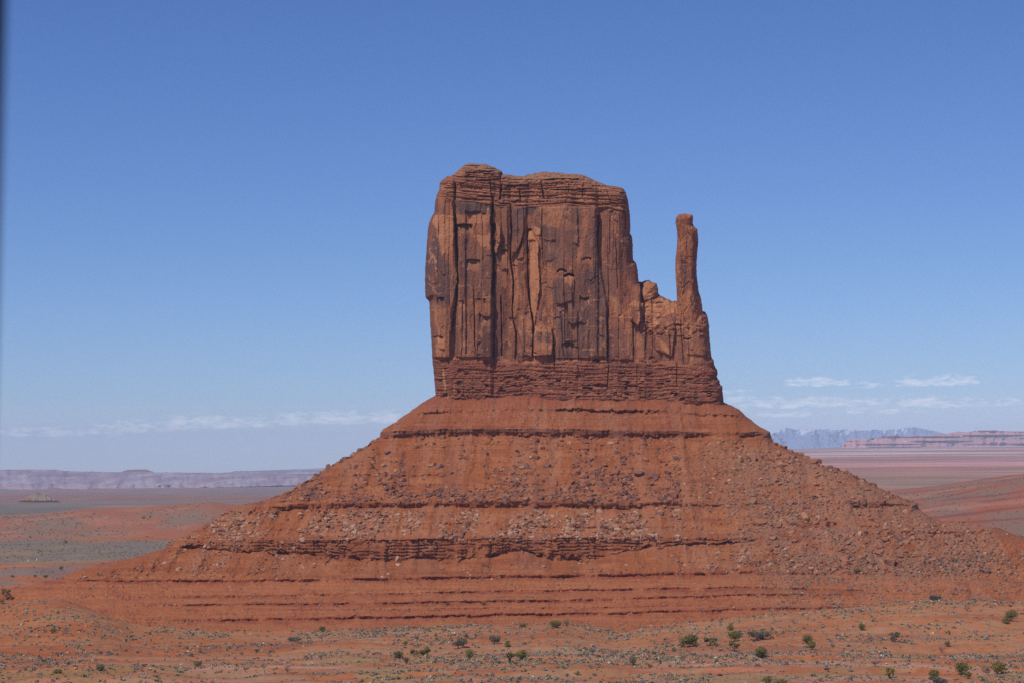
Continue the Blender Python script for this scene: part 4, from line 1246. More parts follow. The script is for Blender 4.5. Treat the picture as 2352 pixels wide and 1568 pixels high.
# the great rubble fan on the right
zone(8500, 1470, 2360, 1008, 1316, lambda X, Y: sst(1440, 1640, X - (Y - 1010) * .18) * (.25 + sst(.38, .6, fbm(X / 50, Y / 30, 3, 607))) * sst(2420, 2200, X), .4, 3.4, 3.8, [(T_RED, .34), (T_TAN, .38), (T_GREY, .16), (T_PALE, .12)])
zone(320, 1560, 2340, 1030, 1312, lambda X, Y: sst(.4, .6, fbm(X / 60, Y / 30, 3, 608)) * sst(1540, 1700, X - (Y - 1010) * .18), 2.2, 6.0, 2.6, [(T_RED, .55), (T_TAN, .35), (T_DARK, .1)])
zone(700, 250, 2350, 1318, 1440, clump(70, 8, .5, .7, 609), .4, 1.5, 3, [(T_RED, .4), (T_TAN, .35), (T_PALE, .25)])
# blocks lying on the skylines
for (xs, ys) in ((list(range(600, 872, 5)), SKY_L), (list(range(1776, 2090, 5)), SKY_R)):
    for q in xs:
        if RNG.random() < .75:
            a = q + RNG.uniform(-3, 3)
            rs.append((a, float(ip(a, ys)) + RNG.uniform(.8, 6), 1.3 + 4.6 * RNG.random() ** 1.7, [T_RED, T_DARK, T_TAN][int(RNG.integers(0, 3))]))

# boulders one can pick out: x, y, width px, height ratio, tone, label
BIG = [(1730, 1057, 20, 1.15, T_TAN, 'big upright brown boulder in a hollow high on the right-hand rubble fan'),
       (1794, 1069, 19, .85, T_TAN, 'rounded tan boulder just below the right skyline, downhill from the upright boulder'),
       (1875, 1061, 23, .6, T_RED, 'long tilted red slab boulder breaking the right-hand talus skyline'),
       (1941, 1079, 20, .55, T_TAN, 'flat orange boulder on the right skyline below the tilted slab'),
       (1922, 1070, 12, .9, T_RED, 'small red block between the two flat boulders on the right skyline'),
       (1789, 1044, 12, 1.3, T_TAN, 'narrow standing stone near the top of the right skyline slope'),
       (1809, 1050, 14, .8, T_TAN, 'pale tan block beside the narrow standing stone under the skyline'),
       (1852, 1188, 20, .95, T_TAN, 'large square tan boulder in the middle of the rubble fan'),
       (1879, 1189, 12, 1.2, T_PALE, 'pale pointed block beside the large square tan boulder'),
       (1814, 1155, 24, .6, T_TAN, 'broad low tan boulder level with the end of the right ledge'),
       (1794, 1175, 14, .9, T_DARK, 'dark rounded boulder below the broad low tan boulder'),
       (1747, 1201, 32, .6, T_RED, 'widest orange boulder of the rubble fan, two humps with a shadowed right side'),
       (1789, 1207, 20, .7, T_TAN, 'tan boulder between the two-humped boulder and a dark layered slab'),
       (1822, 1203, 30, .45, T_DARK, 'dark layered slab tipped up among the boulders of the fan'),
       (1894, 1207, 22, .95, T_RED, 'tall red boulder right of the dark layered slab'),
       (1977, 1226, 12, 1.0, T_PALE, 'small pale block on the fan beneath the right ledge'),
       (2047, 1294, 28, .75, T_TAN, 'large flat-faced tan boulder low on the fan, near its foot'),
       (2035, 1240, 16, .7, T_RED, 'leaning red block halfway down the fan on the right'),
       (2020, 1269, 22, .55, T_RED, 'low red boulder uphill of the large flat-faced boulder'),
       (1943, 1289, 24, .8, T_RED, 'split red boulder at the foot of the fan'),
       (1806, 1279, 16, .8, T_TAN, 'pale tan block with a dark underside at the left foot of the fan'),
       (2107, 1237, 15, .7, T_RED, 'red wedge boulder in the rubble below the red nose on the right'),
       (2082, 1217, 18, .5, T_TAN, 'flat tan slab on the right shoulder below the ledge'),
       (2269, 1312, 15, .8, T_DARK, 'dark boulder at the lower right by the frame edge scrub'),
       (1115, 1300, 15, .7, T_DARK, 'dark block alone on the smooth apron below the banded cliff'),
       (1016, 1306, 11, .6, T_RED, 'small red block on the apron left of the dark block'),
       (916, 1298, 17, .5, T_PALE, 'pale slab at the mouth of the gully in the banded cliff'),
       (914, 1284, 10, 1.4, T_PALE, 'pale standing block above the slab in the cliff gully'),
       (684, 1294, 12, .7, T_TAN, 'tan block on the left apron beneath the banded cliff, uphill of scattered small stones'),
       (1469, 1090, 28, .5, T_DARK, 'long dark boulder in the middle of the slope under the upper ledge'),
       (1503, 1096, 24, .65, T_DARK, 'dark blocky boulder next to the long dark boulder'),
       (1485, 1056, 18, .7, T_RED, 'purple-red boulder uphill of the long dark boulder'),
       (1522, 1059, 13, .9, T_RED, 'squarish red boulder right of the purple-red boulder'),
       (1550, 1054, 20, .7, T_DARK, 'dark flat-topped boulder at the left edge of the grey fan'),
       (1341, 1095, 20, .9, T_RED, 'big block with a black shadow in the middle of the slope'),
       (1532, 1120, 17, .85, T_RED, 'red boulder on the fan edge below the dark blocky boulder'),
       (1546, 1141, 23, .75, T_RED, 'large red boulder resting just above the middle ledge at the fan edge'),
       (1535, 1100, 14, .9, T_RED, 'round red boulder between the dark blocky boulder and the fan'),
       (992, 1068, 21, .45, T_TAN, 'pale-topped slab boulder on the left half of the slope'),
       (1010, 1072, 19, .7, T_DARK, 'dark boulder heap core beside the pale-topped slab'),
       (1233, 1052, 14, .8, T_DARK, 'dark boulder touching a small pale block below the upper ledge'),
       (1220, 1051, 9, .8, T_PALE, 'small pale block touching a dark boulder below the upper ledge'),
       (1257, 1070, 18, .6, T_DARK, 'wedge of dark rock downhill of the pale and dark pair'),
       (1039, 1131, 11, .9, T_DARK, 'blue-grey boulder just above the middle ledge on the left half'),
       (984, 1116, 15, .9, T_RED, 'tall red boulder left of the blue-grey boulder'),
       (1175, 1114, 14, .8, T_RED, 'red block above the middle ledge near its centre'),
       (1029, 914, 7, 1.2, T_TAN, 'lone tan block high on the smooth slope under the tower'),
       (915, 972, 11, .7, T_RED, 'round red boulder on the left shoulder above the dark ledge')]

zone(5200, 560, 2350, 1000, 1316, lambda X, Y: .25 + sst(.4, .62, fbm(X / 34, Y / 70, 4, 611)), .3, 1.3, 2.0, [(T_RED, .62), (T_DARK, .14), (T_TAN, .24)])
zone(1500, 880, 1780, 905, 985, lambda X, Y: .2 + sst(.45, .65, fbm(X / 34, Y / 40, 4, 612)), .3, 1.2, 2.0, [(T_RED, .6), (T_DARK, .2), (T_TAN, .2)])
rs = np.array([(a, b, c, *d) for a, b, c, d in rs])
ok = on_talus(rs[:, 0], rs[:, 1])
rs = rs[ok]
x, y, z, D = front_talus(rs[:, 0], rs[:, 1])
rpos = np.stack([x, y + .15 * rs[:, 2], z + rs[:, 2] * .04], 1)
rcol = rs[:, 3:6] * (1 + (RNG.random((len(rs), 1)) - .5) * .3)
sb = np.array([(b[0], b[1]) for b in BIG], float)
order = np.argsort(-rs[:, 2] / D * 1000)
NBIG = 300 - len(BIG)
ind, rest = order[:NBIG], order[NBIG:]
ro = scatter_mesh('talus_rubble', ROCKS, ICO_F, rpos[rest], rs[rest, 2], rcol[rest], M_ROCK, 21, .4)
tag(ro, 'rubble of small broken rock strewn down the talus slopes of the butte', 'rubble', None, 'stuff')

# individual boulders share a few meshes per tone
def tone_mesh(k, tone):
    me = bpy.data.meshes.new('boulder')
    me.from_pydata([tuple(v) for v in ROCKS[k]], [], [tuple(f) for f in ICO_F.tolist()])
    ca = me.color_attributes.new('Col', 'FLOAT_COLOR', 'POINT')
    for dd in ca.data:
        dd.color = (*tone, 1)
    me.materials.append(M_ROCK)
    return me


_rm = {}
def boulder(p, w, ratio, tone, label, i):
    k = (i * 5) % len(ROCKS)
    key = (k, tuple(np.round(tone, 2)))
    if key not in _rm:
        _rm[key] = tone_mesh(k, tone)
    o = bpy.data.objects.new('boulder', _rm[key])
    COL.objects.link(o)
    o.location = p
    hgt = ROCKS[k][:, 2].max() - ROCKS[k][:, 2].min()
    o.scale = (w, w * .9, w * ratio / hgt)
    o.rotation_euler = (random.uniform(-.15, .15), random.uniform(-.2, .2), random.uniform(-.3, .3) + (3.14159 if i % 2 else 0))
    return tag(o, label, 'boulder', 'boulders lying on the talus of the butte')


for i, (a, b, w, ra, tone, lab) in enumerate(BIG):
    if a > 1662:
        b = max(b, float(ip(a, SKY_R)) + 1.5)
    elif a < 1003:
        b = max(b, float(ip(a, SKY_L)) + 1.5)
    xx, yy, zz, DDd = front_talus(np.array([float(a)]), np.array([float(b)]))
    wm = w * KS * DDd[0] / FOC
    boulder((float(xx[0]), float(yy[0]) + wm * .05, float(zz[0]) + wm * ra * .16), wm * 1.12, ra, tuple(min(.5, q * 1.12) for q in tone), lab, i)


def where_on(a, b):
    if b < ip(a, [(0, 990), (2352, 990)]) + 4:
        return 'on the smooth upper slope beneath the tower'
    if a > 1480 + (b - 1010) * .25 and b < 1320:
        return 'in the great rubble fan on the right flank'
    if b < 1160:
        return 'between the dark upper ledge and the middle ledge'
    if b < 1245:
        return 'in pale rubble above the banded cliff'
    return 'on the aprons at the foot of the banded cliff'


for q, i in enumerate(ind):
    tone = rs[i, 3:6]
    names = [(T_RED, 'red'), (T_DARK, 'dark purplish'), (T_TAN, 'tan'), (T_PALE, 'pale'), (T_GREY, 'greyish')]
    nm = min(names, key=lambda t: np.abs(np.array(t[0]) - tone).sum())
    boulder(tuple(rpos[i]), float(rs[i, 2]), .55 + .5 * random.random(), nm[0], f'{nm[1]} angular boulder lying {where_on(rs[i, 0], rs[i, 1])}', q + 3)

# ---------------------------------------------------------------- sagebrush
def shrub_shape(seed, n=26):
    rg = np.random.default_rng(seed)
    V, F, S = [], [], []
    for i in range(n):
        a = rg.random() * 6.283
        e = math.acos(rg.random())              # hemisphere
        r = rg.uniform(.55, 1.0)
        c = np.array([math.cos(a) * math.sin(e) * r, math.sin(a) * math.sin(e) * r, math.cos(e) * .72 * r + .05]) * .5
        u = rg.normal(size=3)
        u /= np.linalg.norm(u)
        w = np.cross(u, rg.normal(size=3))
        w /= np.linalg.norm(w)
        s = rg.uniform(.10, .2)
        k = len(V)
        V += [c - u * s - w * s * .6, c + u * s - w * s * .6, c + u * s * .8 + w * s * .7, c - u * s * .7 + w * s * .6]
        F.append((k, k + 1, k + 2, k + 3))
        S += [rg.uniform(.7, 1.3)] * 4
    V = np.array(V)
    V[:, 2] = np.maximum(V[:, 2], -.02)
    return V, np.array(F), np.array(S)


SH = [shrub_shape(700 + i) for i in range(10)]
S_GREY, S_PURP, S_OLIVE, S_PALE, S_DARK = (0.31, 0.265, 0.18), (0.26, 0.215, 0.175), (0.28, 0.24, 0.085), (0.50, 0.43, 0.31), (0.18, 0.155, 0.09)
sp, ss, sco = [], [], []


def scrub_ground(n, D0, D1, mask, s0, s1, tones, txm=.255):
    D = D0 + (D1 - D0) * RNG.random(n * 4)
    X = RNG.uniform(-txm, txm, n * 4) * D
    k = np.nonzero(RNG.random(n * 4) < mask(X, D))[0][:n]
    X, D = X[k], D[k]
    Z = ground_h(X, D)
    s = s0 + (s1 - s0) * RNG.random(len(k)) ** 2.2
    tn = RNG.choice(len(tones), len(k), p=[t[1] for t in tones])
    c = np.array([t[0] for t in tones])[tn] * (1 + (RNG.random((len(k), 1)) - .5) * .35)
    sp.append(np.stack([X, D, Z], 1))
    ss.append(s)
    sco.append(c)


TON = [(S_GREY, .38), (S_PURP, .34), (S_OLIVE, .08), (S_PALE, .10), (S_DARK, .10)]
scrub_ground(8000, 790, 1190, lambda X, D: (.06 + sst(.42, .66, fbm(X / 42, D / 40, 4, 801))) * (.65 + .35 * sst(-220, 60, X)) + .03, .7, 2.7, TON)
scrub_ground(3000, 790, 1190, lambda X, D: sst(-160, 60, X) * (.25 + sst(.4, .62, fbm(X / 30, D / 34, 4, 806))), .5, 1.6, [(S_GREY, .45), (S_PALE, .2), (S_OLIVE, .15), (S_PURP, .2)])
scrub_ground(2400, 800, 960, lambda X, D: sst(.5, .6, fbm(X / 70, D / 16, 3, 802)), .6, 2.1, TON)
scrub_ground(1500, 1050, 1300, lambda X, D: sst(40, 5, np.abs(D - ip(sx_of(X, D), CREST_D))) * (.2 + sst(.4, .55, fbm(X / 26, D / 26, 3, 803))), .8, 2.6, [(S_GREY, .45), (S_PALE, .2), (S_OLIVE, .2), (S_PURP, .15)])
scrub_ground(1300, 1080, 1330, lambda X, D: sst(330, 230, sx_of(X, D)) * sst(.35, .5, fbm(X / 30, D / 40, 3, 804)), .8, 2.0, [(S_PURP, .6), (S_GREY, .3), (S_OLIVE, .1)])
scrub_ground(1100, 1330, 2000, lambda X, D: sst(420, 300, sx_of(X, D)) * (.15 + sst(.42, .55, fbm(X / 50, D / 90, 3, 805))), .9, 2.4, [(S_PURP, .5), (S_GREY, .4), (S_DARK, .1)])
scrub_ground(2600, 1990, 2550, lambda X, D: sst(1100, 800, sx_of(X, D)), 1.0, 2.6, [(S_PURP, .35), (S_GREY, .45), (S_OLIVE, .2)])
scrub_ground(1500, 2550, 2920, lambda X, D: sst(.4, .6, fbm(X / 70, D / 170, 4, 332)) * sst(1300, 900, sx_of(X, D)), 1.0, 3.0, [(S_GREY, .6), (S_DARK, .4)])
scrub_ground(2200, 2000, 2960, lambda X, D: sst(1400, 1800, sx_of(X, D)) * (.15 + sst(.42, .6, fbm(X / 55, D / 110, 4, 334))), 1.0, 3.0, [(S_GREY, .55), (S_PURP, .25), (S_DARK, .2)])


def scrub_talus(n, x0, x1, y0, y1, mask, s0, s1, tones):
    X = RNG.uniform(x0, x1, n * 5)
    Y = RNG.uniform(y0, y1, n * 5)
    k = np.nonzero((RNG.random(n * 5) < mask(X, Y)) & on_talus(X, Y))[0][:n]
    X, Y = X[k], Y[k]
    x, y, z, D = front_talus(X, Y)
    g_ = z > ground_h(x, y) - .2
    x, y, z = x[g_], y[g_], z[g_]
    s = s0 + (s1 - s0) * RNG.random(len(x)) ** 2.2
    tn = RNG.choice(len(tones), len(x), p=[t[1] for t in tones])
    c = np.array([t[0] for t in tones])[tn] * (1 + (RNG.random((len(x), 1)) - .5) * .35)
    sp.append(np.stack([x, y, z], 1))
    ss.append(s)
    sco.append(c)


scrub_talus(1900, 100, 2350, 1312, 1455, lambda X, Y: .12 + sst(.5, .66, fbm(X / 90, Y / 5, 3, 810)), .5, 1.7, TON)
scrub_talus(1900, 1750, 2352, 1270, 1400, lambda X, Y: .2 + sst(.42, .6, fbm(X / 40, Y / 12, 3, 811)), .6, 1.9, [(S_GREY, .45), (S_PURP, .45), (S_PALE, .1)])
scrub_talus(1500, 1500, 2300, 1030, 1300, lambda X, Y: sst(1500, 1750, X - (Y - 1010) * .2) * sst(.4, .6, fbm(X / 45, Y / 25, 3, 812)), .6, 1.7, [((0.16, 0.165, 0.135), .6), (S_PURP, .4)])
sp = np.concatenate(sp)
ss = np.concatenate(ss)
sco = np.concatenate(sco)
px_, py_ = project(sp[:, 0], sp[:, 1], sp[:, 2])
vis = (px_ > 5) & (px_ < 2347) & (py_ < 1562) & (sp[:, 1] < 1000) & (RNG.random(len(sp)) < 1.1)
rank = np.where(vis, ss / sp[:, 1], 0)
order = np.argsort(-rank)
near_i, far_i = order[:300], order[300:]
so = scatter_mesh('desert_scrub', [(s[0], s[2]) for s in SH], [s[1] for s in SH], sp[far_i], ss[far_i], sco[far_i], M_LEAF, 33, .12)
tag(so, 'low grey-green desert scrub dotted over the red soil', 'scrub', None, 'stuff')
_sm = {}
for q, i in enumerate(near_i):
    cands = [(S_GREY, 'grey-green'), (S_PURP, 'purplish grey'), (S_OLIVE, 'olive'), (S_PALE, 'pale straw-grey'), (S_DARK, 'dark')]
    tn = min(cands, key=lambda t: np.abs(np.array(t[0]) - sco[i]).sum())
    key = (q % len(SH), tn[1])
    if key not in _sm:
        V, F, S = SH[key[0]]
        o = mesh_np('sagebrush', V, F, M_LEAF, np.outer(S, tn[0]), False)
        _sm[key] = o
    else:
        o = _sm[key].copy()
        COL.objects.link(o)
    o.location = tuple(sp[i])
    s = float(ss[i])
    o.scale = (s * random.uniform(.9, 1.25), s, s * random.uniform(.8, 1.1))
    o.rotation_euler = (0, 0, random.random() * 6.28)
    far = 'on the strip of flat closest to the viewpoint' if sp[i, 1] < 880 else 'on the sandy flat in front of the butte'
    tag(o, f'{tn[1]} sagebrush clump growing {far}', 'shrub', 'sagebrush clumps on the near flat')

# ---------------------------------------------------------------- junipers, bushes and snags
def tube(path, radii, n=6):
    V, F = [], []
    path = [np.asarray(p, float) for p in path]
    for i, p in enumerate(path):
        d = path[min(i + 1, len(path) - 1)] - path[max(i - 1, 0)]
        d /= (np.linalg.norm(d) + 1e-9)
        a = np.cross(d, (0.3, .9, .2))
        a /= np.linalg.norm(a)
        b = np.cross(d, a)
        for k in range(n):
            t = 6.28318 * k / n
            V.append(p + (a * math.cos(t) + b * math.sin(t)) * radii[i])
    for i in range(len(path) - 1):
        for k in range(n):
            F.append((i * n + k, i * n + (k + 1) % n, (i + 1) * n + (k + 1) % n, (i + 1) * n + k))
    return V, F


def branches(rg, h, w, n, r0):
    """a short twisted bole that forks into limbs"""
    V, F = [], []

    def add(path, rad):
        v, f = tube(path, rad)
        o = len(V)
        V.extend(v)
        F.extend([tuple(i + o for i in q) for q in f])
    base = [np.array([0, 0, -.25]), np.array([rg.normal() * .05 * w, rg.normal() * .05 * w, h * .15]), np.array([rg.normal() * .1 * w, rg.normal() * .08 * w, h * .32])]
    add(base, [r0, r0 * .8, r0 * .65])
    tips = []
    for i in range(n):
        a = 6.283 * i / n + rg.normal() * .4
        s = base[1] + (base[2] - base[1]) * rg.random()
        e = np.array([math.cos(a) * w * .42 * rg.uniform(.5, 1), math.sin(a) * w * .42 * rg.uniform(.5, 1), h * rg.uniform(.5, .98)])
        m_ = (s + e) / 2 + rg.normal(size=3) * .07 * w
        add([s, m_, e], [r0 * .5, r0 * .33, r0 * .12])
        tips.append(e)
        for j in range(3):
            e2 = m_ + (e - m_) * rg.random() + rg.normal(size=3) * .17 * w
            e2[2] = max(e2[2], h * .2)
            add([m_ + (e - m_) * .3, e2], [r0 * .22, r0 * .06])
            tips.append(e2)
    return V, F, tips


LEAFT = {'g': ((0.120, 0.110, 0.026), (0.225, 0.190, 0.048)), 'o': ((0.150, 0.128, 0.026), (0.265, 0.210, 0.050)), 's': ((0.115, 0.110, 0.070), (0.185, 0.170, 0.115)),
         'b': ((0.20, 0.15, 0.11), (0.30, 0.235, 0.18)), 'y': ((0.16, 0.145, 0.05), (0.23, 0.20, 0.08))}


def plant(kind, sx, sy, wpx, hpx, tone, name, cat, label, group, seed):
    p = ground_hit(sx, sy)
    m = KS * p[1] / FOC
    w, h = wpx * m * 1.12, hpx * m * 1.08
    rg = np.random.default_rng(seed)
    root = empty(name, tuple(p))
    tag(root, label, cat, group)
    V, F, tips = branches(rg, h, w, {'snag': 6, 'bare': 9}.get(kind, 5), (max(.07, .055 * h) if kind != 'open' else .07 * h) * (1.5 if kind == 'snag' else 1))

    def put(nm, V, F, mat, C=None):
        o = mesh_np(nm, np.array(V), np.array(F), mat, C, False)
        o.parent = root
        return o
    if kind == 'snag':
        put('trunk', V, F, M_SNAG)
        return root
    put('trunk', V, F, M_BARK)
    # lobes
    lob = []
    if kind == 'round':
        lob = [(0, 0, .55, .5, .46)] + [(rg.uniform(-.22, .22), rg.uniform(-.22, .22), rg.uniform(.35, .75), rg.uniform(.24, .34), rg.uniform(.2, .3)) for _ in range(6)]
    elif kind == 'cone':
        lob = [(0, 0, .28, .48, .3), (0, 0, .55, .34, .25), (0, 0, .8, .18, .2)] + [(rg.uniform(-.2, .2), rg.uniform(-.2, .2), rg.uniform(.2, .5), .25, .2) for _ in range(3)]
    elif kind == 'open':
        lob = [(t[0] / w, t[1] / w, min(t[2] / h, .84), rg.uniform(.14, .22), rg.uniform(.11, .17)) for t in tips[::2]]
    elif kind == 'spread':
        lob = [(rg.uniform(-.36, .36), rg.uniform(-.3, .3), rg.uniform(.3, .72), rg.uniform(.17, .27), rg.uniform(.2, .3)) for _ in range(9)]
    elif kind == 'two':
        lob = [(.14, 0, .66, .33, .33), (-.3, .05, .42, .22, .34), (.28, -.1, .3, .2, .24), (.05, .1, .4, .3, .25), (-.1, -.1, .55, .25, .25)]
    elif kind == 'bare':
        lob = [(t[0] / w, t[1] / w, min(t[2] / h, .9), .14, .13) for t in tips]
    n = int(np.clip(44 * wpx * (.35 if kind == 'bare' else 1), 420, 2400))
    Vl, Fl, Cl = [], [], []
    la, lb = np.array(LEAFT[tone][0]), np.array(LEAFT[tone][1])
    vol = np.array([l[3] ** 2 * l[4] for l in lob])
    ch = rg.choice(len(lob), n, p=vol / vol.sum())
    for i in range(n):
        lx, ly, lz, lr, lh = lob[ch[i]]
        d = rg.normal(size=3)
        d /= np.linalg.norm(d)
        rr = rg.random() ** .36 * rg.uniform(.85, 1.1)
        c = np.array([(lx + d[0] * lr * rr) * w, (ly + d[1] * lr * rr) * w, max((lz + d[2] * lh * rr) * h, .1)])
        nn = d * .7 + rg.normal(size=3) * .45 + np.array([0, 0, .35])
        u = np.cross(nn, rg.normal(size=3))
        u /= np.linalg.norm(u)
        v = np.cross(nn, u)
        v /= np.linalg.norm(v)
        s = (rg.uniform(.13, .28) if kind != 'bare' else rg.uniform(.05, .10)) * (w / 4.5) ** .5
        k = len(Vl)
        Vl += [c - u * s, c + v * s * .7, c + u * s, c - v * s * .7]
        Fl.append((k, k + 1, k + 2, k + 3))
        q = np.clip(h2(np.array([ch[i]]), np.array([seed]), 3)[0] * .5 + rg.random() * .5, 0, 1)
        Cl += [la * (1 - q) + lb * q] * 4
    put('twigs' if kind == 'bare' else 'crown', Vl, Fl, M_LEAF, np.array(Cl))
    return root


M_SNAG, tb, bb = new_mat('bleached_wood')
tb.l.new(tb.mix(tb.noise(None, 5.0, 4.0), (0.13, 0.105, 0.09, 1), (0.33, 0.28, 0.24, 1)), bb.inputs['Base Color'])

JG = 'junipers scattered over the near flat'
BG = 'green bushes dotted about the desert'
DG = 'dead and leafless trees on the near flat'
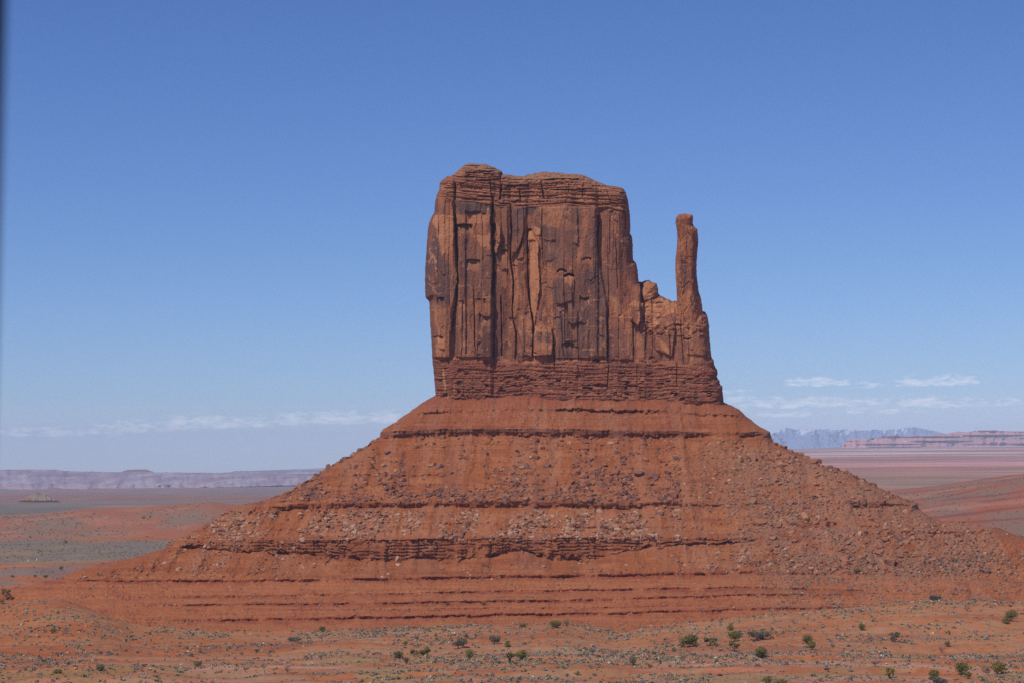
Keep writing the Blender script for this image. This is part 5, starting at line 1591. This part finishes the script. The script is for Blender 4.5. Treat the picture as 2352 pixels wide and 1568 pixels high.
# kind, base x, base y, width, height (4096 wide photo px), tone, name, label
PL = [('round', 2092, 2508, 30, 20, 'g', 'bush', 'low green bush under the benches, left of a rounder bush and a bare tree'),
      ('round', 2221, 2507, 48, 27, 'g', 'juniper_tree', 'dome-shaped green juniper beside the bare twiggy tree at the foot of the benches'),
      ('bare', 2267, 2506, 40, 38, 'b', 'bare_tree', 'leafless brown twiggy tree just right of the dome-shaped juniper'),
      ('round', 1621, 2580, 20, 20, 'y', 'bush', 'small yellowish bush standing alone on a red dune above two dark bushes'),
      ('spread', 1835, 2590, 56, 44, 's', 'juniper_tree', 'grey-green juniper in two tiers on pale ground, left half of the flat'),
      ('spread', 1981, 2572, 54, 34, 's', 'juniper_tree', 'broad grey-olive juniper with a light grey heart, near the middle of the flat'),
      ('cone', 2030, 2585, 27, 29, 'o', 'juniper_tree', 'small bright green egg-shaped juniper just right of the grey-hearted juniper'),
      ('round', 1877, 2638, 38, 46, 'o', 'juniper_tree', 'upright olive juniper with a sprig on top standing alone on orange sand'),
      ('open', 2037, 2650, 38, 42, 'g', 'juniper_tree', 'ragged dark juniper leaning left, left one of a pair low on the flat'),
      ('round', 2086, 2636, 46, 38, 'o', 'juniper_tree', 'olive juniper split by a grey trunk, right one of a pair low on the flat'),
      ('spread', 1695, 2617, 46, 32, 'g', 'juniper_tree', 'wide dark olive juniper, right one of two touching bushes on the left of the flat'),
      ('spread', 1658, 2618, 34, 24, 'g', 'juniper_tree', 'smaller dark juniper touching the left side of the wide dark olive one'),
      ('round', 1593, 2629, 42, 26, 'g', 'juniper_tree', 'low rounded green juniper left of the two touching bushes'),
      ('round', 1626, 2654, 22, 26, 's', 'bush', 'narrow grey-green bush in front of the low rounded juniper'),
      ('snag', 1724, 2684, 26, 24, 'b', 'dead_tree', 'small dead grey tree on the edge of the near rock ledge, left of centre'),
      ('snag', 2374, 2617, 54, 44, 'b', 'dead_tree', 'large bleached dead juniper with twisted limbs on the orange flat right of centre'),
      ('round', 2532, 2657, 30, 28, 's', 'juniper_tree', 'lone grey-green juniper on the bank below the dead twisted juniper'),
      ('round', 2617, 2616, 22, 13, 'g', 'bush', 'small low green bush on bare sand between the dead juniper and the big three-lobed one'),
      ('two', 2756, 2585, 72, 48, 'g', 'juniper_tree', 'largest dark green juniper of the flat with three lobes'),
      ('open', 2841, 2580, 52, 31, 'g', 'juniper_tree', 'open olive juniper with a pale trunk showing, right of the three-lobed one'),
      ('cone', 2922, 2518, 30, 30, 'o', 'juniper_tree', 'small pointed olive juniper behind the rounded one, highest of its column'),
      ('round', 2939, 2563, 54, 42, 'g', 'juniper_tree', 'big rounded dark juniper in the middle of a column of three'),
      ('open', 2935, 2604, 42, 43, 'o', 'juniper_tree', 'thin see-through juniper, lowest of the column of three'),
      ('spread', 3036, 2557, 74, 40, 's', 'juniper_tree', 'wide-spreading grey-green juniper right of the column of three'),
      ('round', 3044, 2627, 50, 43, 'g', 'juniper_tree', 'dense dark round juniper over a black shadow on open orange sand'),
      ('round', 3230, 2573, 44, 36, 'g', 'juniper_tree', 'rounded juniper with a shadow at its left, upper one of an overlapping pair'),
      ('round', 3247, 2597, 36, 36, 'o', 'juniper_tree', 'compact green juniper, lower one of the overlapping pair'),
      ('open', 3069, 2738, 34, 34, 'o', 'juniper_tree', 'yellowish juniper cut by the bottom edge of the picture, left of a lower bush'),
      ('round', 3128, 2740, 42, 26, 'o', 'bush', 'olive bush cut by the bottom edge of the picture beside the yellowish juniper'),
      ('snag', 3178, 2492, 46, 24, 'b', 'dead_tree', 'dead spreading snag on the scrub slope beyond the overlapping pair'),
      ('snag', 2758, 2497, 12, 30, 'b', 'dead_tree', 'thin dead pole of a tree against the red benches'),
      ('round', 3448, 2518, 30, 28, 'o', 'juniper_tree', 'small olive juniper with a dark shadow on the right-hand sand slope'),
      ('open', 3575, 2564, 42, 36, 's', 'juniper_tree', 'sparse grey-olive juniper on the pale sandy slope at right'),
      ('round', 3790, 2583, 26, 21, 'o', 'bush', 'small bright green bush on the right-hand flat'),
      ('round', 4046, 2481, 50, 42, 'g', 'juniper_tree', 'large dark green juniper near the right edge, right one of a close pair'),
      ('cone', 4024, 2490, 36, 30, 'o', 'juniper_tree', 'lower olive juniper near the right edge, left one of a close pair'),
      ('spread', 3739, 2399, 42, 24, 's', 'bush', 'grey-green bush on the crest of the scrub slope at right'),
      ('round', 3848, 2697, 54, 52, 'g', 'juniper_tree', 'tall round juniper with a short pale trunk in the lower right corner'),
      ('round', 3872, 2712, 29, 27, 'o', 'juniper_tree', 'small olive juniper at the foot of the tall round one in the lower right'),
      ('round', 3994, 2692, 58, 45, 'o', 'juniper_tree', 'bright olive juniper close to the right edge at the bottom of the picture'),
      ('round', 3737, 2712, 40, 34, 'g', 'juniper_tree', 'dark green juniper with a grey bush in front, bottom right'),
      ('spread', 3752, 2736, 66, 34, 's', 'bush', 'wide grey-green bush in front of the dark juniper at the bottom right'),
      ('open', 3560, 2711, 36, 42, 'o', 'juniper_tree', 'upright open juniper with a dark stem, bottom right of centre'),
      ('bare', 3501, 2664, 42, 30, 'b', 'bare_tree', 'leafless grey-brown tree on the pale bank above the upright open juniper'),
      ('snag', 3328, 2574, 18, 24, 'b', 'dead_tree', 'small dark dead snag right of the overlapping pair'),
      ('snag', 3535, 2558, 28, 16, 'b', 'dead_tree', 'fallen dead wood beside the sparse grey-olive juniper'),
      ('bare', 3766, 2606, 30, 24, 'b', 'bare_tree', 'bare grey shrub of upright twigs on the scrub below the bright green bush'),
      ('bare', 3869, 2442, 32, 24, 'b', 'bare_tree', 'bare twiggy shrub high on the scrub slope at right'),
      ('bare', 3941, 2690, 50, 26, 'b', 'bare_tree', 'grey leafless bush between the tall round juniper and the bright olive one'),
      ('open', 26, 2396, 34, 44, 'g', 'juniper_tree', 'upright juniper with a clear trunk at the left edge of the picture'),
      ('round', 8, 2411, 20, 19, 'o', 'bush', 'yellow-green bush cut by the left edge beneath the upright juniper'),
      ('round', 262, 2169, 19, 12, 'g', 'bush', 'lone dark bush on the grey plain below the red hills at left'),
      ('round', 212, 2530, 27, 20, 'g', 'bush', 'dark green bush on the orange dune at lower left'),
      ('round', 400, 2681, 34, 26, 'y', 'bush', 'yellowish bush with a dark stem on the grey scrub at lower left'),
      ('spread', 228, 2690, 32, 17, 'y', 'bush', 'low spreading olive bush left of the yellowish one'),
      ('round', 244, 2278, 20, 17, 'g', 'bush', 'taller dark bush on the red flat below the white cabins'),
      ('round', 183, 2308, 24, 12, 'g', 'bush', 'wide low dark bush, right one of a row on the red flat at left'),
      ('round', 140, 2306, 16, 11, 's', 'bush', 'grey bush, middle one of a row on the red flat at left'),
      ('round', 50, 2307, 16, 10, 'g', 'bush', 'small dark bush, left one of a row on the red flat at left'),
      ('spread', 792, 2661, 34, 19, 'y', 'bush', 'tawny bush on the scrub left of the walking person'),
      ('round', 1289, 2525, 28, 23, 'g', 'bush', 'green bush at the foot of the red benches, left of centre'),
      ('bare', 1152, 2690, 40, 30, 'b', 'bare_tree', 'tawny leafless bush right of the walking person'),
      ('bare', 1471, 2615, 26, 18, 'b', 'bare_tree', 'purplish bare shrub on the pale pink bank left of the low rounded juniper'),
      ('round', 1027, 2607, 20, 15, 'g', 'bush', 'small green bush above the walking person'),
      ('spread', 1179, 2564, 50, 18, 's', 'bush', 'long grey-green bush clump on the scrub line left of centre'),
      ('round', 1934, 2417, 19, 13, 'g', 'bush', 'dark green bush on the tread of a red bench, centre'),
      ('round', 1789, 2417, 16, 9, 's', 'bush', 'grey bush on the same red bench, left of the dark green one'),
      ('round', 3428, 2285, 28, 14, 'g', 'bush', 'green bush at the foot of the rubble fan'),
      ('round', 574, 2071, 16, 8, 'g', 'bush', 'dark bush on the red hills left of the butte, left one of two'),
      ('round', 600, 2068, 9, 8, 'g', 'bush', 'smaller dark bush on the red hills left of the butte, right one of two')]
for i, (kd, bx_, by_, w, h, tn, nm, lab) in enumerate(PL):
    cat = {'bush': 'bush', 'juniper_tree': 'tree', 'dead_tree': 'dead tree', 'bare_tree': 'bare tree'}[nm]
    plant(kd, bx_ * .57422, by_ * .57422, w * .57422, h * .57422, tn, nm, cat, lab, {'bush': BG, 'juniper_tree': JG}.get(nm, DG), 900 + i)

# ---------------------------------------------------------------- two white cabins on the plain
def box(x0, x1, y0, y1, z0, z1):
    v = [(x, y, z) for z in (z0, z1) for y in (y0, y1) for x in (x0, x1)]
    return v, [(0, 2, 3, 1), (4, 5, 7, 6), (0, 1, 5, 4), (2, 6, 7, 3), (0, 4, 6, 2), (1, 3, 7, 5)]


M_WHITE, tw, bw = new_mat('white_panel')
tw.l.new(tw.mix(tw.noise(None, 1.5, 3.0), (0.72, 0.66, 0.58, 1), (0.82, 0.79, 0.73, 1)), bw.inputs['Base Color'])
M_GREYP, tw, bw = new_mat('grey_panel')
bw.inputs['Base Color'].default_value = (0.55, 0.52, 0.48, 1)
for (cx_, cy_, lab) in ((113, 2244, 'small white upright cabin, left and lower one of two on the plain at left'), (147, 2239, 'small white upright cabin, right and higher one of two on the plain at left')):
    p = ground_hit(cx_ * .57422, cy_ * .57422)
    r = empty('cabin', tuple(p))
    tag(r, lab, 'cabin', 'white cabins on the plain')
    for nm, b, mt in (('wall', box(-.55, .55, -.55, .55, 0, 1.95), M_WHITE), ('roof', box(-.6, .6, -.6, .6, 1.953, 2.1), M_WHITE), ('door', box(-.38, .38, -.585, -.553, .08, 1.85), M_GREYP)):
        o = mesh_np(nm, np.array(b[0], float), np.array(b[1]), mt)
        o.parent = r

# ---------------------------------------------------------------- the walker
def skin_body(name, joints, edges, radii, mat, parent, sub=1):
    me = bpy.data.meshes.new(name)
    me.from_pydata(joints, edges, [])
    o = bpy.data.objects.new(name, me)
    COL.objects.link(o)
    md = o.modifiers.new('skin', 'SKIN')
    me.skin_vertices[0].data[0].use_root = True
    for i, r in enumerate(radii):
        me.skin_vertices[0].data[i].radius = (r, r) if not isinstance(r, tuple) else r
    md.use_smooth_shade = True
    s = o.modifiers.new('sub', 'SUBSURF')
    s.levels = s.render_levels = sub
    me.materials.append(mat)
    o.parent = parent
    return o


def flat_mat(name, c):
    m, t, b = new_mat(name)
    n = t.noise(None, 14.0, 3.0)
    t.l.new(t.mix(n, tuple(np.array(c) * .8) + (1,), tuple(np.array(c) * 1.15) + (1,)), b.inputs['Base Color'])
    return m


M_SKIN = flat_mat('skin', (0.42, 0.24, 0.16))
M_JKT = flat_mat('dark_cloth', (0.025, 0.032, 0.055))
M_JEAN = flat_mat('denim', (0.10, 0.12, 0.19))
M_HAIR = flat_mat('hair', (0.035, 0.02, 0.015))
M_BAG = flat_mat('white_cloth', (0.78, 0.76, 0.70))
p = ground_hit(1059 * .57422, 2692 * .57422)
wk = empty('person', tuple(p))
tag(wk, 'person in a dark top standing on the scrub flat, white bag at the side', 'person')
J = [(0, 0, .93), (0, 0, 1.12), (0, .01, 1.36), (0, .01, 1.47), (0, -.01, 1.60), (0, -.01, 1.69),
     (-.17, .01, 1.38), (-.235, .02, 1.12), (-.21, -.05, .88), (-.21, -.08, .80), (.17, .01, 1.38), (.235, .02, 1.12), (.22, -.05, .88), (.22, -.08, .80),
     (-.09, 0, .88), (-.11, -.03, .48), (-.115, .03, .09), (-.12, -.12, .035), (.09, 0, .88), (.12, .06, .48), (.125, .14, .09), (.13, .0, .035)]
E = [(0, 1), (1, 2), (2, 3), (3, 4), (4, 5), (2, 6), (6, 7), (7, 8), (8, 9), (2, 10), (10, 11), (11, 12), (12, 13), (0, 14), (14, 15), (15, 16), (16, 17), (0, 18), (18, 19), (19, 20), (20, 21)]
Rr = [.12, .115, .13, .05, .082, .06, .055, .042, .032, .036, .055, .042, .032, .036, .085, .055, .04, .035, .085, .055, .04, .035]
skin_body('person_body', J, E, Rr, M_SKIN, wk)
skin_body('jacket', [(0, 0, .93), (0, 0, 1.12), (0, .01, 1.38), (0, .01, 1.44), (-.18, .01, 1.38), (-.24, .02, 1.12), (-.215, -.05, .88), (.18, .01, 1.38), (.24, .02, 1.12), (.222, -.05, .88)],
          [(0, 1), (1, 2), (2, 3), (2, 4), (4, 5), (5, 6), (2, 7), (7, 8), (8, 9)], [.145, .135, .15, .075, .072, .058, .05, .072, .058, .05], M_JKT, wk)
skin_body('trousers', [(0, 0, .93), (-.09, 0, .86), (-.11, -.03, .48), (-.115, .03, .12), (.09, 0, .86), (.12, .06, .48), (.125, .14, .12)], [(0, 1), (1, 2), (2, 3), (0, 4), (4, 5), (5, 6)], [.135, .10, .072, .06, .10, .072, .06], M_JEAN, wk)
skin_body('hair', [(0, .035, 1.58), (0, .03, 1.66), (0, 0, 1.72)], [(0, 1), (1, 2)], [.085, .095, .075], M_HAIR, wk)
bg_ = empty('shoulder_bag', tuple(p + np.array([.31, -.02, .55])))
tag(bg_, 'white bag hanging at the side of the person in the dark top', 'bag')
b = box(-.07, .09, -.16, .16, 0, .5)
o = mesh_np('bag_body', np.array(b[0], float) * np.array([1, 1, 1]), np.array(b[1]), M_BAG)
bv = o.modifiers.new('bevel', 'BEVEL')
bv.width = .03
bv.segments = 2
o.parent = bg_
v, f = tube([(0, -.1, .48), (-.08, -.06, .72), (-.16, .0, .93), (-.10, .08, .72), (0, .1, .48)], [.014] * 5)
o = mesh_np('strap', np.array(v), np.array(f), M_BAG)
o.parent = bg_

# ---------------------------------------------------------------- added dark upright standing in for a blurred car window frame
M_STAND_IN = flat_mat('dark_paint', (0.012, 0.010, 0.014))
PX, PZ, PY = unproject(-6.0, 600.0, 5.0)[0], unproject(-6.0, 600.0, 5.0)[2], 5.0
gz = float(ground_h(np.array([PX]), np.array([PY]))[0])
frame_stand_in = empty('frame_stand_in', (float(PX) - .07 - math.tan(math.radians(1.3)) * (float(PZ) - gz), PY, gz))
frame_stand_in.rotation_euler = (0, math.radians(1.3), 0)
tag(frame_stand_in, 'added dark upright standing in for a car window frame, blurred along the left edge', 'frame_stand_in')
v, f = tube([(0, 0, -.3), (0, 0, 1.2), (0, 0, 3.0), (0, 0, 3.6)], [.075, .07, .07, .07], 20)
o = mesh_np('shaft', np.array(v), np.array(f), M_STAND_IN, None, True)
o.parent = frame_stand_in
v, f = tube([(0, 0, 3.603), (0, 0, 3.66), (0, 0, 3.70)], [.085, .085, .02], 20)
o = mesh_np('cap', np.array(v), np.array(f), M_STAND_IN, None, True)
o.parent = frame_stand_in

#@@DETAIL_END

# ================================================================== HAZE
m = bpy.data.materials.new('air')
m.use_nodes = True
t = NT(m.node_tree)
t.n.remove(t.n['Principled BSDF'])
pv = t.new('ShaderNodeVolumePrincipled')
pv.inputs['Color'].default_value = (0.62, 0.76, 1.0, 1)
pv.inputs['Density'].default_value = 2.8e-5
pv.inputs['Anisotropy'].default_value = -0.3
t.l.new(pv.outputs[0], t.n['Material Output'].inputs['Volume'])
HX, HY0, HY1, HZ0, HZ1 = 42000.0, -400.0, 38500.0, -96.0, 700.0
hv = np.array([(x, y, z) for z in (HZ0, HZ1) for y in (HY0, HY1) for x in (-HX, HX)])
hf = np.array([(0, 2, 3, 1), (4, 5, 7, 6), (0, 1, 5, 4), (2, 6, 7, 3), (0, 4, 6, 2), (1, 3, 7, 5)])
hz = mesh_np('haze', hv, hf, m)
tag(hz, kind='stuff')
